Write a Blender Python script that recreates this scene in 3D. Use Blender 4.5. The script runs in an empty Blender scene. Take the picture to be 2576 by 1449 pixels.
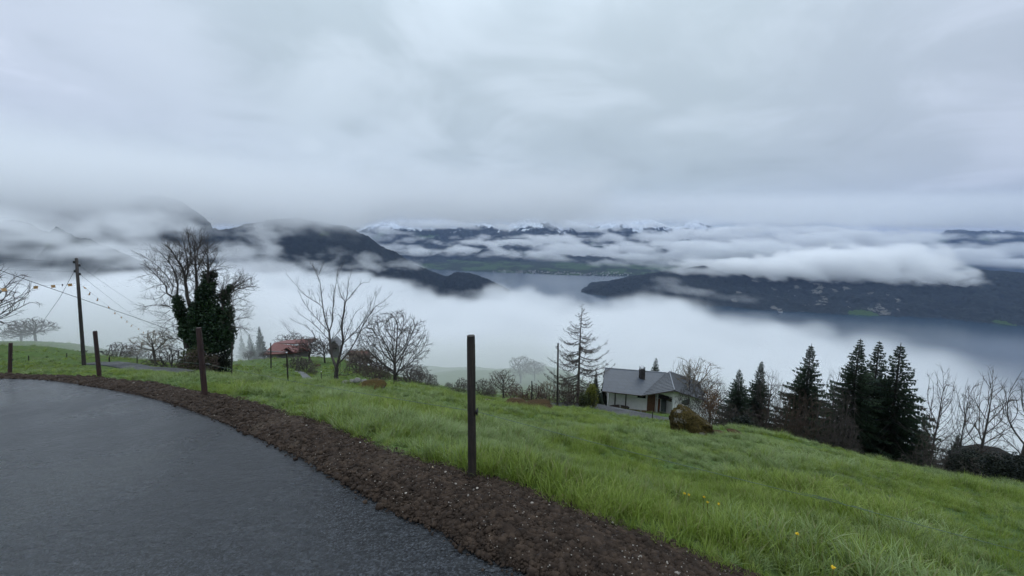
import bpy, math, random
import numpy as np
from mathutils import Vector
S = bpy.context.scene
COL = S.collection
R = math.radians

# ------------------------------------------------------------------ camera, world, sun, exposure
F = 936.0; CX, CY = 1288.0, 724.5; PITCH = R(8.0)
cam = bpy.data.cameras.new('camera'); cam.sensor_width = 36.0; cam.lens = 36.0 * F / 2576.0
cam.clip_start = 0.05; cam.clip_end = 90000
cam_ob = bpy.data.objects.new('camera', cam); COL.objects.link(cam_ob)
cam_ob.rotation_euler = (R(90) - PITCH, 0, 0); S.camera = cam_ob
S.view_settings.view_transform = 'Standard'; S.view_settings.look = 'None'
S.view_settings.exposure = 0.08; S.view_settings.gamma = 1.0
S.cycles.volume_step_rate = 2.0; S.cycles.volume_bounces = 16; S.cycles.max_bounces = 18; S.cycles.diffuse_bounces = 3
S.cycles.transparent_max_bounces = 16; S.cycles.volume_max_steps = 512
S.cycles.use_adaptive_sampling = True; S.cycles.adaptive_threshold = 0.02

SUN_EL, SUN_ROT = R(48), R(20)
world = bpy.data.worlds.new('World'); S.world = world; world.use_nodes = True
def N(nt, t, **kw):
    n = nt.nodes.new(t)
    for k, v in kw.items():
        if k.startswith('i_'):
            n.inputs[k[2:].replace('_', ' ')].default_value = v
        else:
            setattr(n, k, v)
    return n
def L(nt, a, b): nt.links.new(a, b)
def M(nt, op, a, b=None, c=None, clamp=False):
    n = nt.nodes.new('ShaderNodeMath'); n.operation = op; n.use_clamp = clamp
    for i, v in enumerate((a, b, c)):
        if v is None: continue
        if isinstance(v, (int, float)): n.inputs[i].default_value = v
        else: nt.links.new(v, n.inputs[i])
    return n.outputs[0]
def ramp(nt, fac, stops, interp='LINEAR'):
    n = nt.nodes.new('ShaderNodeValToRGB'); n.color_ramp.interpolation = interp
    els = n.color_ramp.elements
    while len(els) < len(stops): els.new(0.5)
    for e, (p, c) in zip(els, stops):
        e.position = p; e.color = (*c, 1) if len(c) == 3 else c
    nt.links.new(fac, n.inputs[0]); return n.outputs[0]
def mixc(nt, fac, a, b, mode='MIX'):
    n = nt.nodes.new('ShaderNodeMix'); n.data_type = 'RGBA'; n.blend_type = mode
    for k, v in ((0, fac), (6, a), (7, b)):
        if isinstance(v, (int, float)): n.inputs[k].default_value = v
        elif isinstance(v, tuple): n.inputs[k].default_value = (*v, 1) if len(v) == 3 else v
        else: nt.links.new(v, n.inputs[k])
    return n.outputs[2]

wt = world.node_tree; bg = wt.nodes['Background']
sky = N(wt, 'ShaderNodeTexSky', sky_type='NISHITA', sun_disc=False, sun_elevation=SUN_EL, sun_rotation=SUN_ROT)
tc = N(wt, 'ShaderNodeTexCoord'); sp = N(wt, 'ShaderNodeSeparateXYZ'); L(wt, tc.outputs['Generated'], sp.inputs[0])
el = M(wt, 'MAXIMUM', sp.outputs[2], 0.0)
# the cloud deck seen as a flat layer overhead: direction projected onto it
den = M(wt, 'ADD', el, 0.26)
cx = M(wt, 'DIVIDE', sp.outputs[0], den); cy = M(wt, 'DIVIDE', sp.outputs[1], den)
cv = N(wt, 'ShaderNodeCombineXYZ'); L(wt, cx, cv.inputs[0]); L(wt, cy, cv.inputs[1])
n1 = N(wt, 'ShaderNodeTexNoise', i_Scale=0.55, i_Detail=4.0, i_Roughness=0.5, i_Distortion=0.6); L(wt, cv.outputs[0], n1.inputs['Vector'])
n2 = N(wt, 'ShaderNodeTexNoise', i_Scale=1.7, i_Detail=6.0, i_Roughness=0.55, i_Distortion=0.8); L(wt, cv.outputs[0], n2.inputs['Vector'])
nn = M(wt, 'ADD', M(wt, 'MULTIPLY', n1.outputs[0], 0.55), M(wt, 'MULTIPLY', n2.outputs[0], 0.3))
nn = M(wt, 'ADD', nn, 0.07)
az = M(wt, 'ARCTAN2', sp.outputs[0], sp.outputs[1])
# broad thicker and thinner parts of the overcast, placed by compass bearing and elevation (radians)
for a0, e0, sa, se, amt in ((-0.62, 0.30, 0.34, 0.13, 0.085), (-0.40, 0.20, 0.25, 0.06, 0.05), (0.28, 0.20, 0.42, 0.10, -0.075), (-0.05, 0.45, 0.5, 0.12, -0.02), (0.75, 0.11, 0.35, 0.045, 0.05), (-0.95, 0.52, 0.3, 0.14, 0.06), (-0.9, 0.14, 0.3, 0.06, -0.05), (0.05, 0.33, 0.22, 0.08, 0.03)):
    qa = M(wt, 'POWER', M(wt, 'DIVIDE', M(wt, 'SUBTRACT', az, a0), sa), 2.0); qe = M(wt, 'POWER', M(wt, 'DIVIDE', M(wt, 'SUBTRACT', sp.outputs[2], e0), se), 2.0)
    gs = M(wt, 'EXPONENT', M(wt, 'MULTIPLY', M(wt, 'ADD', qa, qe), -1.0)); nn = M(wt, 'ADD', nn, M(wt, 'MULTIPLY', gs, amt))
ccol = ramp(wt, nn, [(0.34, (0.37, 0.445, 0.50)), (0.45, (0.44, 0.525, 0.59)), (0.55, (0.545, 0.635, 0.715)), (0.66, (0.71, 0.80, 0.89))], 'EASE')
side = ramp(wt, M(wt, 'ABSOLUTE', sp.outputs[0]), [(0.45, (1, 1, 1)), (0.9, (1.0, 0.95, 1.02))])
ccol = mixc(wt, 1.0, ccol, side, 'MULTIPLY')
grad = ramp(wt, el, [(0.0, (.345, .345, .345)), (0.12, (.345, .345, .345)), (0.3, (.375, .375, .375)), (0.5, (.42, .42, .42)), (0.75, (.75, .75, .75)), (1.0, (1, 1, 1))], 'B_SPLINE')
ccol = mixc(wt, 1.0, ccol, grad, 'MULTIPLY')
cc = N(wt, 'ShaderNodeVectorMath', operation='SCALE'); L(wt, ccol, cc.inputs[0]); cc.inputs['Scale'].default_value = 29.0
mx = mixc(wt, 0.96, sky.outputs[0], cc.outputs[0])
L(wt, mx, bg.inputs[0]); bg.inputs[1].default_value = 0.1

sun = bpy.data.lights.new('sun', 'SUN'); sun.energy = 0.6; sun.angle = R(50); sun.color = (1, 0.97, 0.93)
sun_ob = bpy.data.objects.new('sun', sun); COL.objects.link(sun_ob)
sun_ob.rotation_euler = (R(90) - SUN_EL, 0, R(180) - SUN_ROT)

# ------------------------------------------------------------------ basic helpers
FWD = np.array([0, math.cos(PITCH), -math.sin(PITCH)]); UP = np.array([0, math.sin(PITCH), math.cos(PITCH)]); RT = np.array([1.0, 0, 0])
def ray(px, py): return FWD + (px - CX) / F * RT + (CY - py) / F * UP
def P(px, py, d): return ray(px, py) * d
def pix(p):
    p = np.asarray(p, float); d = p @ FWD
    return CX + (p @ RT) / d * F, CY - (p @ UP) / d * F, d

def prop(o, label=None, cat=None, group=None, kind=None):
    if label: o['label'] = label
    if cat: o['category'] = cat
    if group: o['group'] = group
    if kind: o['kind'] = kind
    return o
def mesh_ob(name, V, Fc, mats, parent=None, smooth=False, mi=None):
    me = bpy.data.meshes.new(name)
    V = np.asarray(V, np.float32)
    if isinstance(Fc, np.ndarray):
        k = Fc.shape[1]; n = len(Fc)
        me.vertices.add(len(V)); me.vertices.foreach_set('co', V.ravel())
        me.loops.add(n * k); me.loops.foreach_set('vertex_index', Fc.astype(np.int32).ravel())
        me.polygons.add(n); me.polygons.foreach_set('loop_start', np.arange(0, n * k, k, dtype=np.int32))
        me.update(calc_edges=True)
    else:
        me.from_pydata(V.tolist(), [], Fc); me.update()
    if smooth: me.polygons.foreach_set('use_smooth', np.ones(len(me.polygons), bool))
    if not isinstance(mats, (list, tuple)): mats = [mats]
    for m in mats: me.materials.append(m)
    if mi is not None: me.polygons.foreach_set('material_index', np.asarray(mi, np.int32))
    o = bpy.data.objects.new(name, me); COL.objects.link(o)
    if parent is not None: o.parent = parent
    return o
def empty(name, loc, label, cat, group=None, rz=0):
    o = bpy.data.objects.new(name, None); COL.objects.link(o); o.location = tuple(loc); o.rotation_euler = (0, 0, rz)
    o.empty_display_size = 0.3
    return prop(o, label, cat, group)

_M1, _M2, _M3 = np.uint32(374761393), np.uint32(668265263), np.uint32(2147483647)
def _h(ix, iy, iz, seed):
    with np.errstate(over='ignore'):
        h = ix.astype(np.uint32) * _M1 + iy.astype(np.uint32) * _M2 + iz.astype(np.uint32) * np.uint32(1440662683) + np.uint32(seed * 7919 + 13)
        h = (h ^ (h >> np.uint32(13))) * np.uint32(1274126177); h = h ^ (h >> np.uint32(16))
    return h.astype(np.float32) / np.float32(4294967295.0)
def vnoise(x, y, z, seed=0):
    x = np.asarray(x, np.float32); y = np.asarray(y, np.float32); z = np.asarray(z, np.float32)
    x, y, z = np.broadcast_arrays(x, y, z)
    fx, fy, fz = np.floor(x), np.floor(y), np.floor(z)
    ix, iy, iz = fx.astype(np.int64), fy.astype(np.int64), fz.astype(np.int64)
    tx, ty, tz = x - fx, y - fy, z - fz
    tx = tx * tx * (3 - 2 * tx); ty = ty * ty * (3 - 2 * ty); tz = tz * tz * (3 - 2 * tz)
    r = 0
    for a in (0, 1):
        wx = tx if a else 1 - tx
        for b in (0, 1):
            wy = ty if b else 1 - ty
            for c in (0, 1):
                wz = tz if c else 1 - tz
                r = r + wx * wy * wz * _h(ix + a, iy + b, iz + c, seed)
    return r * 2 - 1
def fbm(x, y, z, octv=4, seed=0, gain=0.5):
    r = 0; a = 1.0; f = 1.0; t = 0
    for i in range(octv):
        r = r + a * vnoise(x * f, y * f, z * f, seed + i * 31); t += a; a *= gain; f *= 2.03
    return r / t
def sst(a, b, x):
    t = np.clip((x - a) / (b - a), 0, 1); return t * t * (3 - 2 * t)

# ------------------------------------------------------------------ materials
def new_mat(name):
    m = bpy.data.materials.new(name); m.use_nodes = True
    return m, m.node_tree, m.node_tree.nodes['Principled BSDF']
def plain(name, c, rough=0.8, var=0.25, scale=6.0, spec=0.3, bump=0.0, c2=None, metal=0.0, bscale=None):
    m, nt, b = new_mat(name)
    t = N(nt, 'ShaderNodeTexCoord'); n = N(nt, 'ShaderNodeTexNoise', i_Scale=scale, i_Detail=5.0, i_Roughness=0.6)
    L(nt, t.outputs['Object'], n.inputs['Vector'])
    lo = tuple(v * (1 - var) for v in c); hi = c2 or tuple(min(1, v * (1 + var)) for v in c)
    L(nt, ramp(nt, n.outputs[0], [(0.3, lo), (0.7, hi)]), b.inputs['Base Color'])
    b.inputs['Roughness'].default_value = rough; b.inputs['Specular IOR Level'].default_value = spec; b.inputs['Metallic'].default_value = metal
    if bump:
        n3 = N(nt, 'ShaderNodeTexNoise', i_Scale=bscale or scale * 4, i_Detail=5.0); L(nt, t.outputs['Object'], n3.inputs['Vector'])
        bp = N(nt, 'ShaderNodeBump'); bp.inputs['Strength'].default_value = bump; bp.inputs['Distance'].default_value = 0.02
        L(nt, n3.outputs[0], bp.inputs['Height']); L(nt, bp.outputs[0], b.inputs['Normal'])
    return m

def foliage(name, c1, c2, trans=0.25, rough=0.55):
    m, nt, b = new_mat(name)
    t = N(nt, 'ShaderNodeTexCoord'); n = N(nt, 'ShaderNodeTexNoise', i_Scale=1.3, i_Detail=4.0); L(nt, t.outputs['Object'], n.inputs['Vector'])
    col = ramp(nt, n.outputs[0], [(0.35, c1), (0.65, c2)])
    L(nt, col, b.inputs['Base Color']); b.inputs['Roughness'].default_value = rough; b.inputs['Specular IOR Level'].default_value = 0.25
    tr = N(nt, 'ShaderNodeBsdfTranslucent'); L(nt, col, tr.inputs[0])
    mxs = N(nt, 'ShaderNodeMixShader'); mxs.inputs[0].default_value = trans
    L(nt, b.outputs[0], mxs.inputs[1]); L(nt, tr.outputs[0], mxs.inputs[2]); L(nt, mxs.outputs[0], nt.nodes['Material Output'].inputs[0])
    return m

M_bark = plain('bark', (0.055, 0.047, 0.042), 0.9, 0.4, 5)
M_bark_l = plain('pale_bark', (0.13, 0.11, 0.09), 0.9, 0.4, 5)
M_twig = plain('twig', (0.075, 0.062, 0.055), 0.9, 0.35, 3)
M_twig_br = plain('brown_twig', (0.075, 0.054, 0.042), 0.9, 0.4, 2)
M_twig_pale = plain('pale_twig', (0.19, 0.155, 0.115), 0.9, 0.4, 2)
M_twig_red = plain('reddish_twig', (0.085, 0.04, 0.036), 0.9, 0.4, 2)
M_needle = foliage('spruce_needle', (0.012, 0.024, 0.014), (0.036, 0.060, 0.030), 0.1, 0.6)
M_ivy = foliage('ivy_leaf', (0.012, 0.028, 0.012), (0.030, 0.058, 0.024), 0.15, 0.38)
M_yellow = foliage('yellow_green_leaf', (0.09, 0.10, 0.02), (0.17, 0.17, 0.03), 0.35)
M_brownleaf = foliage('russet_leaf', (0.10, 0.045, 0.02), (0.17, 0.09, 0.035), 0.3)
M_olive = foliage('olive_leaf', (0.035, 0.045, 0.015), (0.075, 0.08, 0.03), 0.25)
M_darkleaf = foliage('dark_leaf', (0.008, 0.012, 0.009), (0.02, 0.026, 0.016), 0.1)

# ------------------------------------------------------------------ terrain height field
def plane_z(x, y): return -(1.5 + 0.15 * y - 0.09 * np.minimum(x, 0) ) if np.isscalar(x) else -(1.5 + 0.15 * y - 0.09 * np.minimum(x, 0))
def on_plane(px, py):
    r = ray(px, py)
    # z = -(1.5 + .15 y - .09 min(x,0))
    a = 0.09 if r[0] < 0 else 0.0
    t = 1.5 / -(r[2] + 0.15 * r[1] - a * r[0])
    return r * t
ROAD_EDGE = [(-420, 948), (-200, 949), (0, 952), (120, 955), (250, 975), (400, 1005), (560, 1060), (700, 1125), (800, 1175), (905, 1238), (995, 1288), (1122, 1345), (1230, 1400), (1345, 1449), (1460, 1510), (1600, 1620)]
GRASS_EDGE = [(-420, 936), (-200, 938), (0, 941), (130, 945), (250, 950), (400, 965), (520, 990), (640, 1015), (750, 1050), (850, 1082), (1000, 1150), (1110, 1175), (1187, 1197), (1290, 1225), (1400, 1265), (1500, 1310), (1620, 1360), (1720, 1395), (1860, 1449), (2000, 1510), (2250, 1620)]
RE = np.array([on_plane(*p) for p in ROAD_EDGE]); GE = np.array([on_plane(*p) for p in GRASS_EDGE])
ctl = []
for p in RE: ctl.append(p)
for p in GE: ctl.append(p)
for x, y in [(-3, .5), (-8, 2), (-15, 5), (-25, 8), (-6, 4), (-12, 8), (0, .5), (0, -1), (-3, -2), (2, -2), (3, 0), (6, -1), (-10, -3), (-20, 0), (12, -3), (1, 1.2)]:
    ctl.append(np.array([x, y, plane_z(x, y)]))
def cp(px, lst):
    for py, d in lst: ctl.append(P(px, py, d))
cp(0, [(925, 20), (905, 32), (885, 55), (866, 78), (890, 120), (930, 200)])
cp(-350, [(920, 20), (900, 32), (880, 55), (860, 78), (880, 120), (920, 200)])
cp(-900, [(915, 20), (890, 40), (870, 80), (900, 200)])
cp(200, [(925, 20), (906, 32), (886, 55), (869, 78), (893, 120), (930, 200)])
cp(300, [(933, 15), (916, 22), (905, 34), (900, 60), (915, 100), (950, 200)])
cp(420, [(950, 11), (934, 18), (926, 24), (922, 34), (920, 60), (925, 100), (955, 200)])
cp(530, [(962, 10), (947, 17), (937, 28), (925, 50), (920, 90), (950, 200)])
cp(650, [(966, 10.5), (957, 18), (940, 32), (920, 55), (905, 75), (910, 110), (950, 200)])
cp(740, [(970, 13), (962, 22), (942, 38), (920, 60), (903, 85), (905, 110), (950, 200)])
cp(850, [(1000, 9), (969, 15), (965, 25), (957, 35), (935, 55), (910, 80), (903, 105), (960, 200)])
cp(960, [(1010, 10), (974, 17), (972, 27), (968, 40), (950, 65), (940, 110), (960, 200)])
cp(1100, [(1100, 5), (1040, 10), (1000, 16), (986, 24), (985, 40), (975, 60), (975, 100), (950, 190), (925, 270), (960, 380)])
cp(1200, [(1060, 9), (1020, 16), (1006, 24), (1004, 40), (990, 60), (985, 100), (945, 190), (922, 270), (960, 380)])
cp(1300, [(1150, 4.6), (1080, 9), (1035, 16), (1022, 25), (1017, 40), (1010, 60), (990, 110), (950, 190), (925, 270), (970, 380)])
cp(1400, [(1180, 4.5), (1090, 9), (1045, 18), (1033, 28), (1028, 42), (1015, 60), (1000, 110), (955, 190), (930, 270), (980, 380)])
cp(1500, [(1200, 4.5), (1105, 9), (1055, 18), (1040, 32), (1030, 48), (1022, 62), (1030, 110), (1000, 190), (990, 380)])
cp(1600, [(1230, 4.2), (1120, 9), (1075, 18), (1057, 33), (1043, 50), (1034, 62), (1050, 110), (1060, 200)])
cp(1700, [(1260, 4.2), (1140, 9), (1090, 17), (1071, 28), (1062, 45), (1047, 60), (1070, 110), (1090, 200)])
cp(1840, [(1280, 4.0), (1170, 8), (1110, 14), (1076, 24), (1085, 36), (1110, 60), (1150, 110)])
cp(2050, [(1330, 3.4), (1220, 6), (1150, 11), (1112, 20), (1125, 30), (1190, 60), (1230, 110)])
cp(2200, [(1360, 3.2), (1250, 5.5), (1180, 11), (1151, 17), (1170, 27), (1250, 60), (1300, 110)])
cp(2400, [(1400, 2.8), (1290, 5), (1215, 10), (1200, 14), (1222, 22), (1320, 60)])
cp(2576, [(1449, 2.5), (1330, 4.5), (1250, 9), (1236, 12), (1262, 20), (1370, 60)])
cp(2950, [(1449, 3.2), (1330, 7), (1310, 12), (1350, 22), (1470, 60)])
for th in (-75, -55, -40, -25, -10, 5, 20, 35, 50, 65, 80):
    for r, q in ((450, -.42), (900, -.50), (1500, -.48)):
        x, y = r * math.sin(R(th)), r * math.cos(R(th)); ctl.append(np.array([x, y, -1.5 + q * r]))
for th in (60, 70, 80, -70, -80): 
    for r in (60, 150): ctl.append(np.array([r * math.sin(R(th)), r * math.cos(R(th)), -1.5 - (.40 if th > 0 else .3) * r]))
ctl = np.array(ctl)
def _uv(x, y):
    r = np.hypot(x, y); return np.stack([np.arctan2(x, y) * 1.6, np.log(r + 2.0)], -1), r
cu, cr = _uv(ctl[:, 0], ctl[:, 1]); cq = (ctl[:, 2] + 1.5) / (cr + 0.5)
def _k(d2): return 0.5 * d2 * np.log(d2 + 1e-12)
def _fit():
    n = len(cu); d2 = ((cu[:, None] - cu[None]) ** 2).sum(-1)
    A = np.zeros((n + 3, n + 3)); A[:n, :n] = _k(d2) + np.eye(n) * 2e-4
    A[:n, n] = 1; A[:n, n + 1:] = cu; A[n, :n] = 1; A[n + 1:, :n] = cu.T
    return np.linalg.lstsq(A, np.concatenate([cq, np.zeros(3)]), rcond=None)[0]
_w = _fit()
def H(x, y):
    x = np.atleast_1d(np.asarray(x, float)); y = np.atleast_1d(np.asarray(y, float)); out = np.empty(x.shape)
    xf, yf, of = x.ravel(), y.ravel(), out.ravel()
    for i in range(0, len(xf), 4000):
        u, r = _uv(xf[i:i + 4000], yf[i:i + 4000])
        d2 = ((u[:, None] - cu[None]) ** 2).sum(-1)
        q = _k(d2) @ _w[:len(cu)] + _w[len(cu)] + u @ _w[len(cu) + 1:]
        of[i:i + 4000] = -1.5 + q * (r + 0.5)
    return out
def Hs(x, y): return float(H([x], [y])[0])
def ground_at(px, d):
    """point on the ground below the sight line of picture column px at depth d"""
    p = P(px, 1000, d)
    for _ in range(12):
        z = Hs(p[0], p[1]); r = p.copy(); r[2] = z
        u, v, dd = pix(r); p = P(px, v, d)
    return np.array([p[0], p[1], Hs(p[0], p[1])])

def edge_side(poly, x, y):
    """signed distance to an open polyline (positive on its far/right side)"""
    best = np.full(np.shape(x), 1e9); sg = np.zeros(np.shape(x))
    for a, b in zip(poly[:-1], poly[1:]):
        ax, ay, bx, by = a[0], a[1], b[0], b[1]; dx, dy = bx - ax, by - ay
        t = np.clip(((x - ax) * dx + (y - ay) * dy) / (dx * dx + dy * dy), 0, 1)
        dd = np.hypot(x - ax - t * dx, y - ay - t * dy); s = (dx * (y - ay) - dy * (x - ax))
        m = dd < best; best = np.where(m, dd, best); sg = np.where(m, np.sign(s), sg)
    return best * sg

def ground_mat():
    m, nt, b = new_mat('meadow_ground')
    t = N(nt, 'ShaderNodeTexCoord')
    n = N(nt, 'ShaderNodeTexNoise', i_Scale=0.35, i_Detail=8.0, i_Roughness=0.65); L(nt, t.outputs['Object'], n.inputs['Vector'])
    n2 = N(nt, 'ShaderNodeTexNoise', i_Scale=3.0, i_Detail=8.0, i_Roughness=0.7); L(nt, t.outputs['Object'], n2.inputs['Vector'])
    c = ramp(nt, n2.outputs[0], [(0.3, (0.035, 0.055, 0.014)), (0.5, (0.06, 0.10, 0.024)), (0.7, (0.09, 0.15, 0.035))])
    c = mixc(nt, ramp(nt, n.outputs[0], [(0.5, (0, 0, 0)), (0.72, (.55, .55, .55))]), c, (0.10, 0.085, 0.035))
    L(nt, c, b.inputs['Base Color']); b.inputs['Roughness'].default_value = 0.9; b.inputs['Specular IOR Level'].default_value = 0.15
    bp = N(nt, 'ShaderNodeBump'); bp.inputs['Strength'].default_value = 0.7; bp.inputs['Distance'].default_value = 0.15
    L(nt, n2.outputs[0], bp.inputs['Height']); L(nt, bp.outputs[0], b.inputs['Normal'])
    return m
M_ground = ground_mat()
def build_ground():
    th = np.radians(np.concatenate([np.linspace(-178, -84, 14), np.linspace(-80, 80, 420), np.linspace(84, 178, 14)]))
    rr = np.concatenate([[0.15], np.geomspace(0.5, 2600, 330)])
    T, Rr = np.meshgrid(th, rr, indexing='ij')
    X, Y = Rr * np.sin(T), Rr * np.cos(T)
    Tc = np.clip(T, -R(85), R(95)); Z = H(Rr * np.sin(Tc), Rr * np.cos(Tc))
    dr = edge_side(RE, X, Y)
    near = Rr < 300
    amp = np.where(dr > 0, np.clip(dr / 3, 0, 1), 0)
    bumps = fbm(X * .8, Y * .8, 0, 3, 5) * .05 + fbm(X * .16, Y * .16, 0, 3, 6) * np.clip(Rr * .012, 0, .5) + fbm(X * .03, Y * .03, 0, 3, 8) * np.clip((Rr - 60) * .02, 0, 4)
    Z = Z + bumps * amp
    Z = Z - np.where(dr < 0.12, 0.06, 0) * (np.abs(T) < R(100))
    Z = np.maximum(Z, -520)
    nt_, nr = T.shape
    V = np.stack([X, Y, Z], -1).reshape(-1, 3)
    i = np.arange(nt_ - 1)[:, None] * nr + np.arange(nr - 1)[None]; i = i.ravel()
    Fq = np.stack([i, i + nr, i + nr + 1, i + 1], -1)
    o = mesh_ob('ground', V, Fq, M_ground, smooth=True)
    prop(o, 'green hillside meadow falling away towards the lake', 'ground', kind='structure')
build_ground()
def far_ground():
    V = []; r = 45000; n = 48
    V = [(0, 0, -530)] + [(r * math.sin(2 * math.pi * k / n), r * math.cos(2 * math.pi * k / n), -530) for k in range(n)]
    o = mesh_ob('valley_floor', V, [(0, k + 1, (k + 1) % n + 1) for k in range(n)], M_ground)
    prop(o, 'valley floor beneath the lake', 'valley floor', kind='structure')
far_ground()

# ------------------------------------------------------------------ lake
def lake():
    m, nt, b = new_mat('lake_water')
    b.inputs['Base Color'].default_value = (0.015, 0.036, 0.060, 1); b.inputs['Roughness'].default_value = 0.16; b.inputs['IOR'].default_value = 1.33
    t = N(nt, 'ShaderNodeTexCoord'); mp = N(nt, 'ShaderNodeMapping'); mp.inputs['Scale'].default_value = (0.02, 0.035, 0.02); L(nt, t.outputs['Object'], mp.inputs[0])
    n = N(nt, 'ShaderNodeTexNoise', i_Scale=1.0, i_Detail=6.0, i_Roughness=0.6); L(nt, mp.outputs[0], n.inputs['Vector'])
    bp = N(nt, 'ShaderNodeBump'); bp.inputs['Strength'].default_value = 0.12; bp.inputs['Distance'].default_value = 1.0
    L(nt, n.outputs[0], bp.inputs['Height']); L(nt, bp.outputs[0], b.inputs['Normal'])
    V = [(-16000, 300, -450), (16000, 300, -450), (16000, 12000, -450), (-16000, 12000, -450)]
    prop(mesh_ob('lake', V, [(0, 1, 2, 3)], m), 'blue grey lake far below between the wooded hills', 'lake', kind='structure')
lake()

# ------------------------------------------------------------------ hills and mountains
def hill_mat(name, forest, patch=None, rock=None, snow=None, meadow=None, scale=0.004, spots=()):
    m, nt, b = new_mat(name)
    g = N(nt, 'ShaderNodeNewGeometry'); n = N(nt, 'ShaderNodeTexNoise', i_Scale=scale * 12, i_Detail=8.0, i_Roughness=0.7); L(nt, g.outputs['Position'], n.inputs['Vector'])
    c = ramp(nt, n.outputs[0], [(0.3, tuple(v * .45 for v in forest)), (0.55, forest), (0.75, tuple(v * 1.7 for v in forest))])
    n2 = N(nt, 'ShaderNodeTexNoise', i_Scale=scale, i_Detail=4.0, i_Roughness=0.55); L(nt, g.outputs['Position'], n2.inputs['Vector'])
    sp_ = N(nt, 'ShaderNodeSeparateXYZ'); L(nt, g.outputs['Position'], sp_.inputs[0])
    if meadow:
        c = mixc(nt, ramp(nt, n2.outputs[0], [(meadow[1], (0, 0, 0)), (meadow[1] + .04, (1, 1, 1))]), c, meadow[0])
    if rock:
        n3 = N(nt, 'ShaderNodeTexNoise', i_Scale=rock[2], i_Detail=7.0, i_Roughness=0.6); L(nt, g.outputs['Position'], n3.inputs['Vector'])
        f = ramp(nt, n3.outputs[0], [(rock[1], (0, 0, 0)), (rock[1] + .03, (1, 1, 1))])
        if len(rock) > 3:
            bx = rock[3]
            w = M(nt, 'MULTIPLY', M(nt, 'GREATER_THAN', sp_.outputs[0], bx[0]), M(nt, 'LESS_THAN', sp_.outputs[0], bx[1]))
            w = M(nt, 'MULTIPLY', w, M(nt, 'LESS_THAN', sp_.outputs[2], bx[2])); f = M(nt, 'MULTIPLY', f, w)
        c = mixc(nt, f, c, rock[0])
    for (su, sv, sw, sh) in spots:
        if not sw: continue
        rs_ = ray(su, sv); pc = rs_ * (-436 / rs_[2]); az = math.atan2(pc[0], pc[1])
        vs = N(nt, 'ShaderNodeVectorMath', operation='SUBTRACT'); L(nt, g.outputs['Position'], vs.inputs[0]); vs.inputs[1].default_value = tuple(pc)
        vr = N(nt, 'ShaderNodeVectorRotate'); vr.rotation_type = 'Z_AXIS'; L(nt, vs.outputs[0], vr.inputs['Vector']); vr.inputs['Angle'].default_value = az
        vm_ = N(nt, 'ShaderNodeVectorMath', operation='MULTIPLY'); L(nt, vr.outputs[0], vm_.inputs[0]); vm_.inputs[1].default_value = (1 / sw, 1 / (sh * 2.2), 1 / (sh * 1.2))
        le = N(nt, 'ShaderNodeVectorMath', operation='LENGTH'); L(nt, vm_.outputs[0], le.inputs[0])
        f = ramp(nt, M(nt, 'ADD', le.outputs['Value'], M(nt, 'MULTIPLY', n2.outputs[0], .6)), [(.95 / 1, (1, 1, 1)), (1.0, (0, 0, 0))]); c = mixc(nt, f, c, (.045, .075, .030))
    if snow is not None:
        n4 = N(nt, 'ShaderNodeTexNoise', i_Scale=0.0035, i_Detail=9.0, i_Roughness=0.72); L(nt, g.outputs['Position'], n4.inputs['Vector'])
        hgt = M(nt, 'MULTIPLY', M(nt, 'SUBTRACT', sp_.outputs[2], snow), 0.0011)
        f = M(nt, 'ADD', hgt, n4.outputs[0]); c = mixc(nt, ramp(nt, f, [(0.53, (0, 0, 0)), (0.57, (1, 1, 1))]), c, (0.72, 0.75, 0.80))
    L(nt, c, b.inputs['Base Color']); b.inputs['Roughness'].default_value = 1.0; b.inputs['Specular IOR Level'].default_value = 0.05
    return m
def ridge(name, crest, Lf, Lb, mat, label, amp=40, ns=260, nt_=90, seed=1, base=-470, tree=0, pw=1.0, fx=220.0):
    C = np.array([P(*c) for c in crest]); seg = np.r_[0, np.cumsum(np.linalg.norm(np.diff(C, axis=0), axis=1))]
    s = np.linspace(0, seg[-1], ns); Cs = np.stack([np.interp(s, seg, C[:, k]) for k in range(3)], -1)
    if name != 'island': 
        k = np.ones(5) / 5
        for c_ in range(3): Cs[2:-2, c_] = np.convolve(Cs[:, c_], k, 'valid')
    f = -Cs[:, :2] / np.linalg.norm(Cs[:, :2], axis=1)[:, None]
    LF = np.interp(s, seg, [c if c else 1 for c in (Lf if isinstance(Lf, list) else [Lf] * len(crest))])
    LB = Lb
    t = np.concatenate([np.linspace(-1, 0, nt_ // 3, endpoint=False), np.linspace(0, 1, nt_)])
    X = Cs[:, None, 0] + f[:, None, 0] * np.where(t < 0, t * LB, t * LF[:, None]); Y = Cs[:, None, 1] + f[:, None, 1] * np.where(t < 0, t * LB, t * LF[:, None])
    prof = 1 - np.abs(t) ** pw
    Z = base + (Cs[:, None, 2] - base) * prof[None]
    w = np.minimum(1, .28 + np.abs(t) * 4)[None] * np.clip((Z - base) / 80, 0, 1)
    rid = 1 - np.abs(fbm(X / fx, Y / fx, 0, 5, seed)) * 2
    Z = Z + (rid - .6) * amp * w + fbm(X / 60, Y / 60, 0, 3, seed + 3) * amp * .15
    if tree: Z = Z + np.abs(vnoise(X / 9, Y / 9, 0, seed + 9)) * tree
    nS, nT = Z.shape; V = np.stack([X, Y, Z], -1).reshape(-1, 3)
    i = (np.arange(nS - 1)[:, None] * nT + np.arange(nT - 1)[None]).ravel()
    o = mesh_ob(name, V, np.stack([i, i + 1, i + nT + 1, i + nT], -1), mat, smooth=True)
    return prop(o, label, 'hill' if 'hill' in name or name == 'headland' else 'mountain', kind='structure')
FOR = (0.024, 0.029, 0.030)
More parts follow.
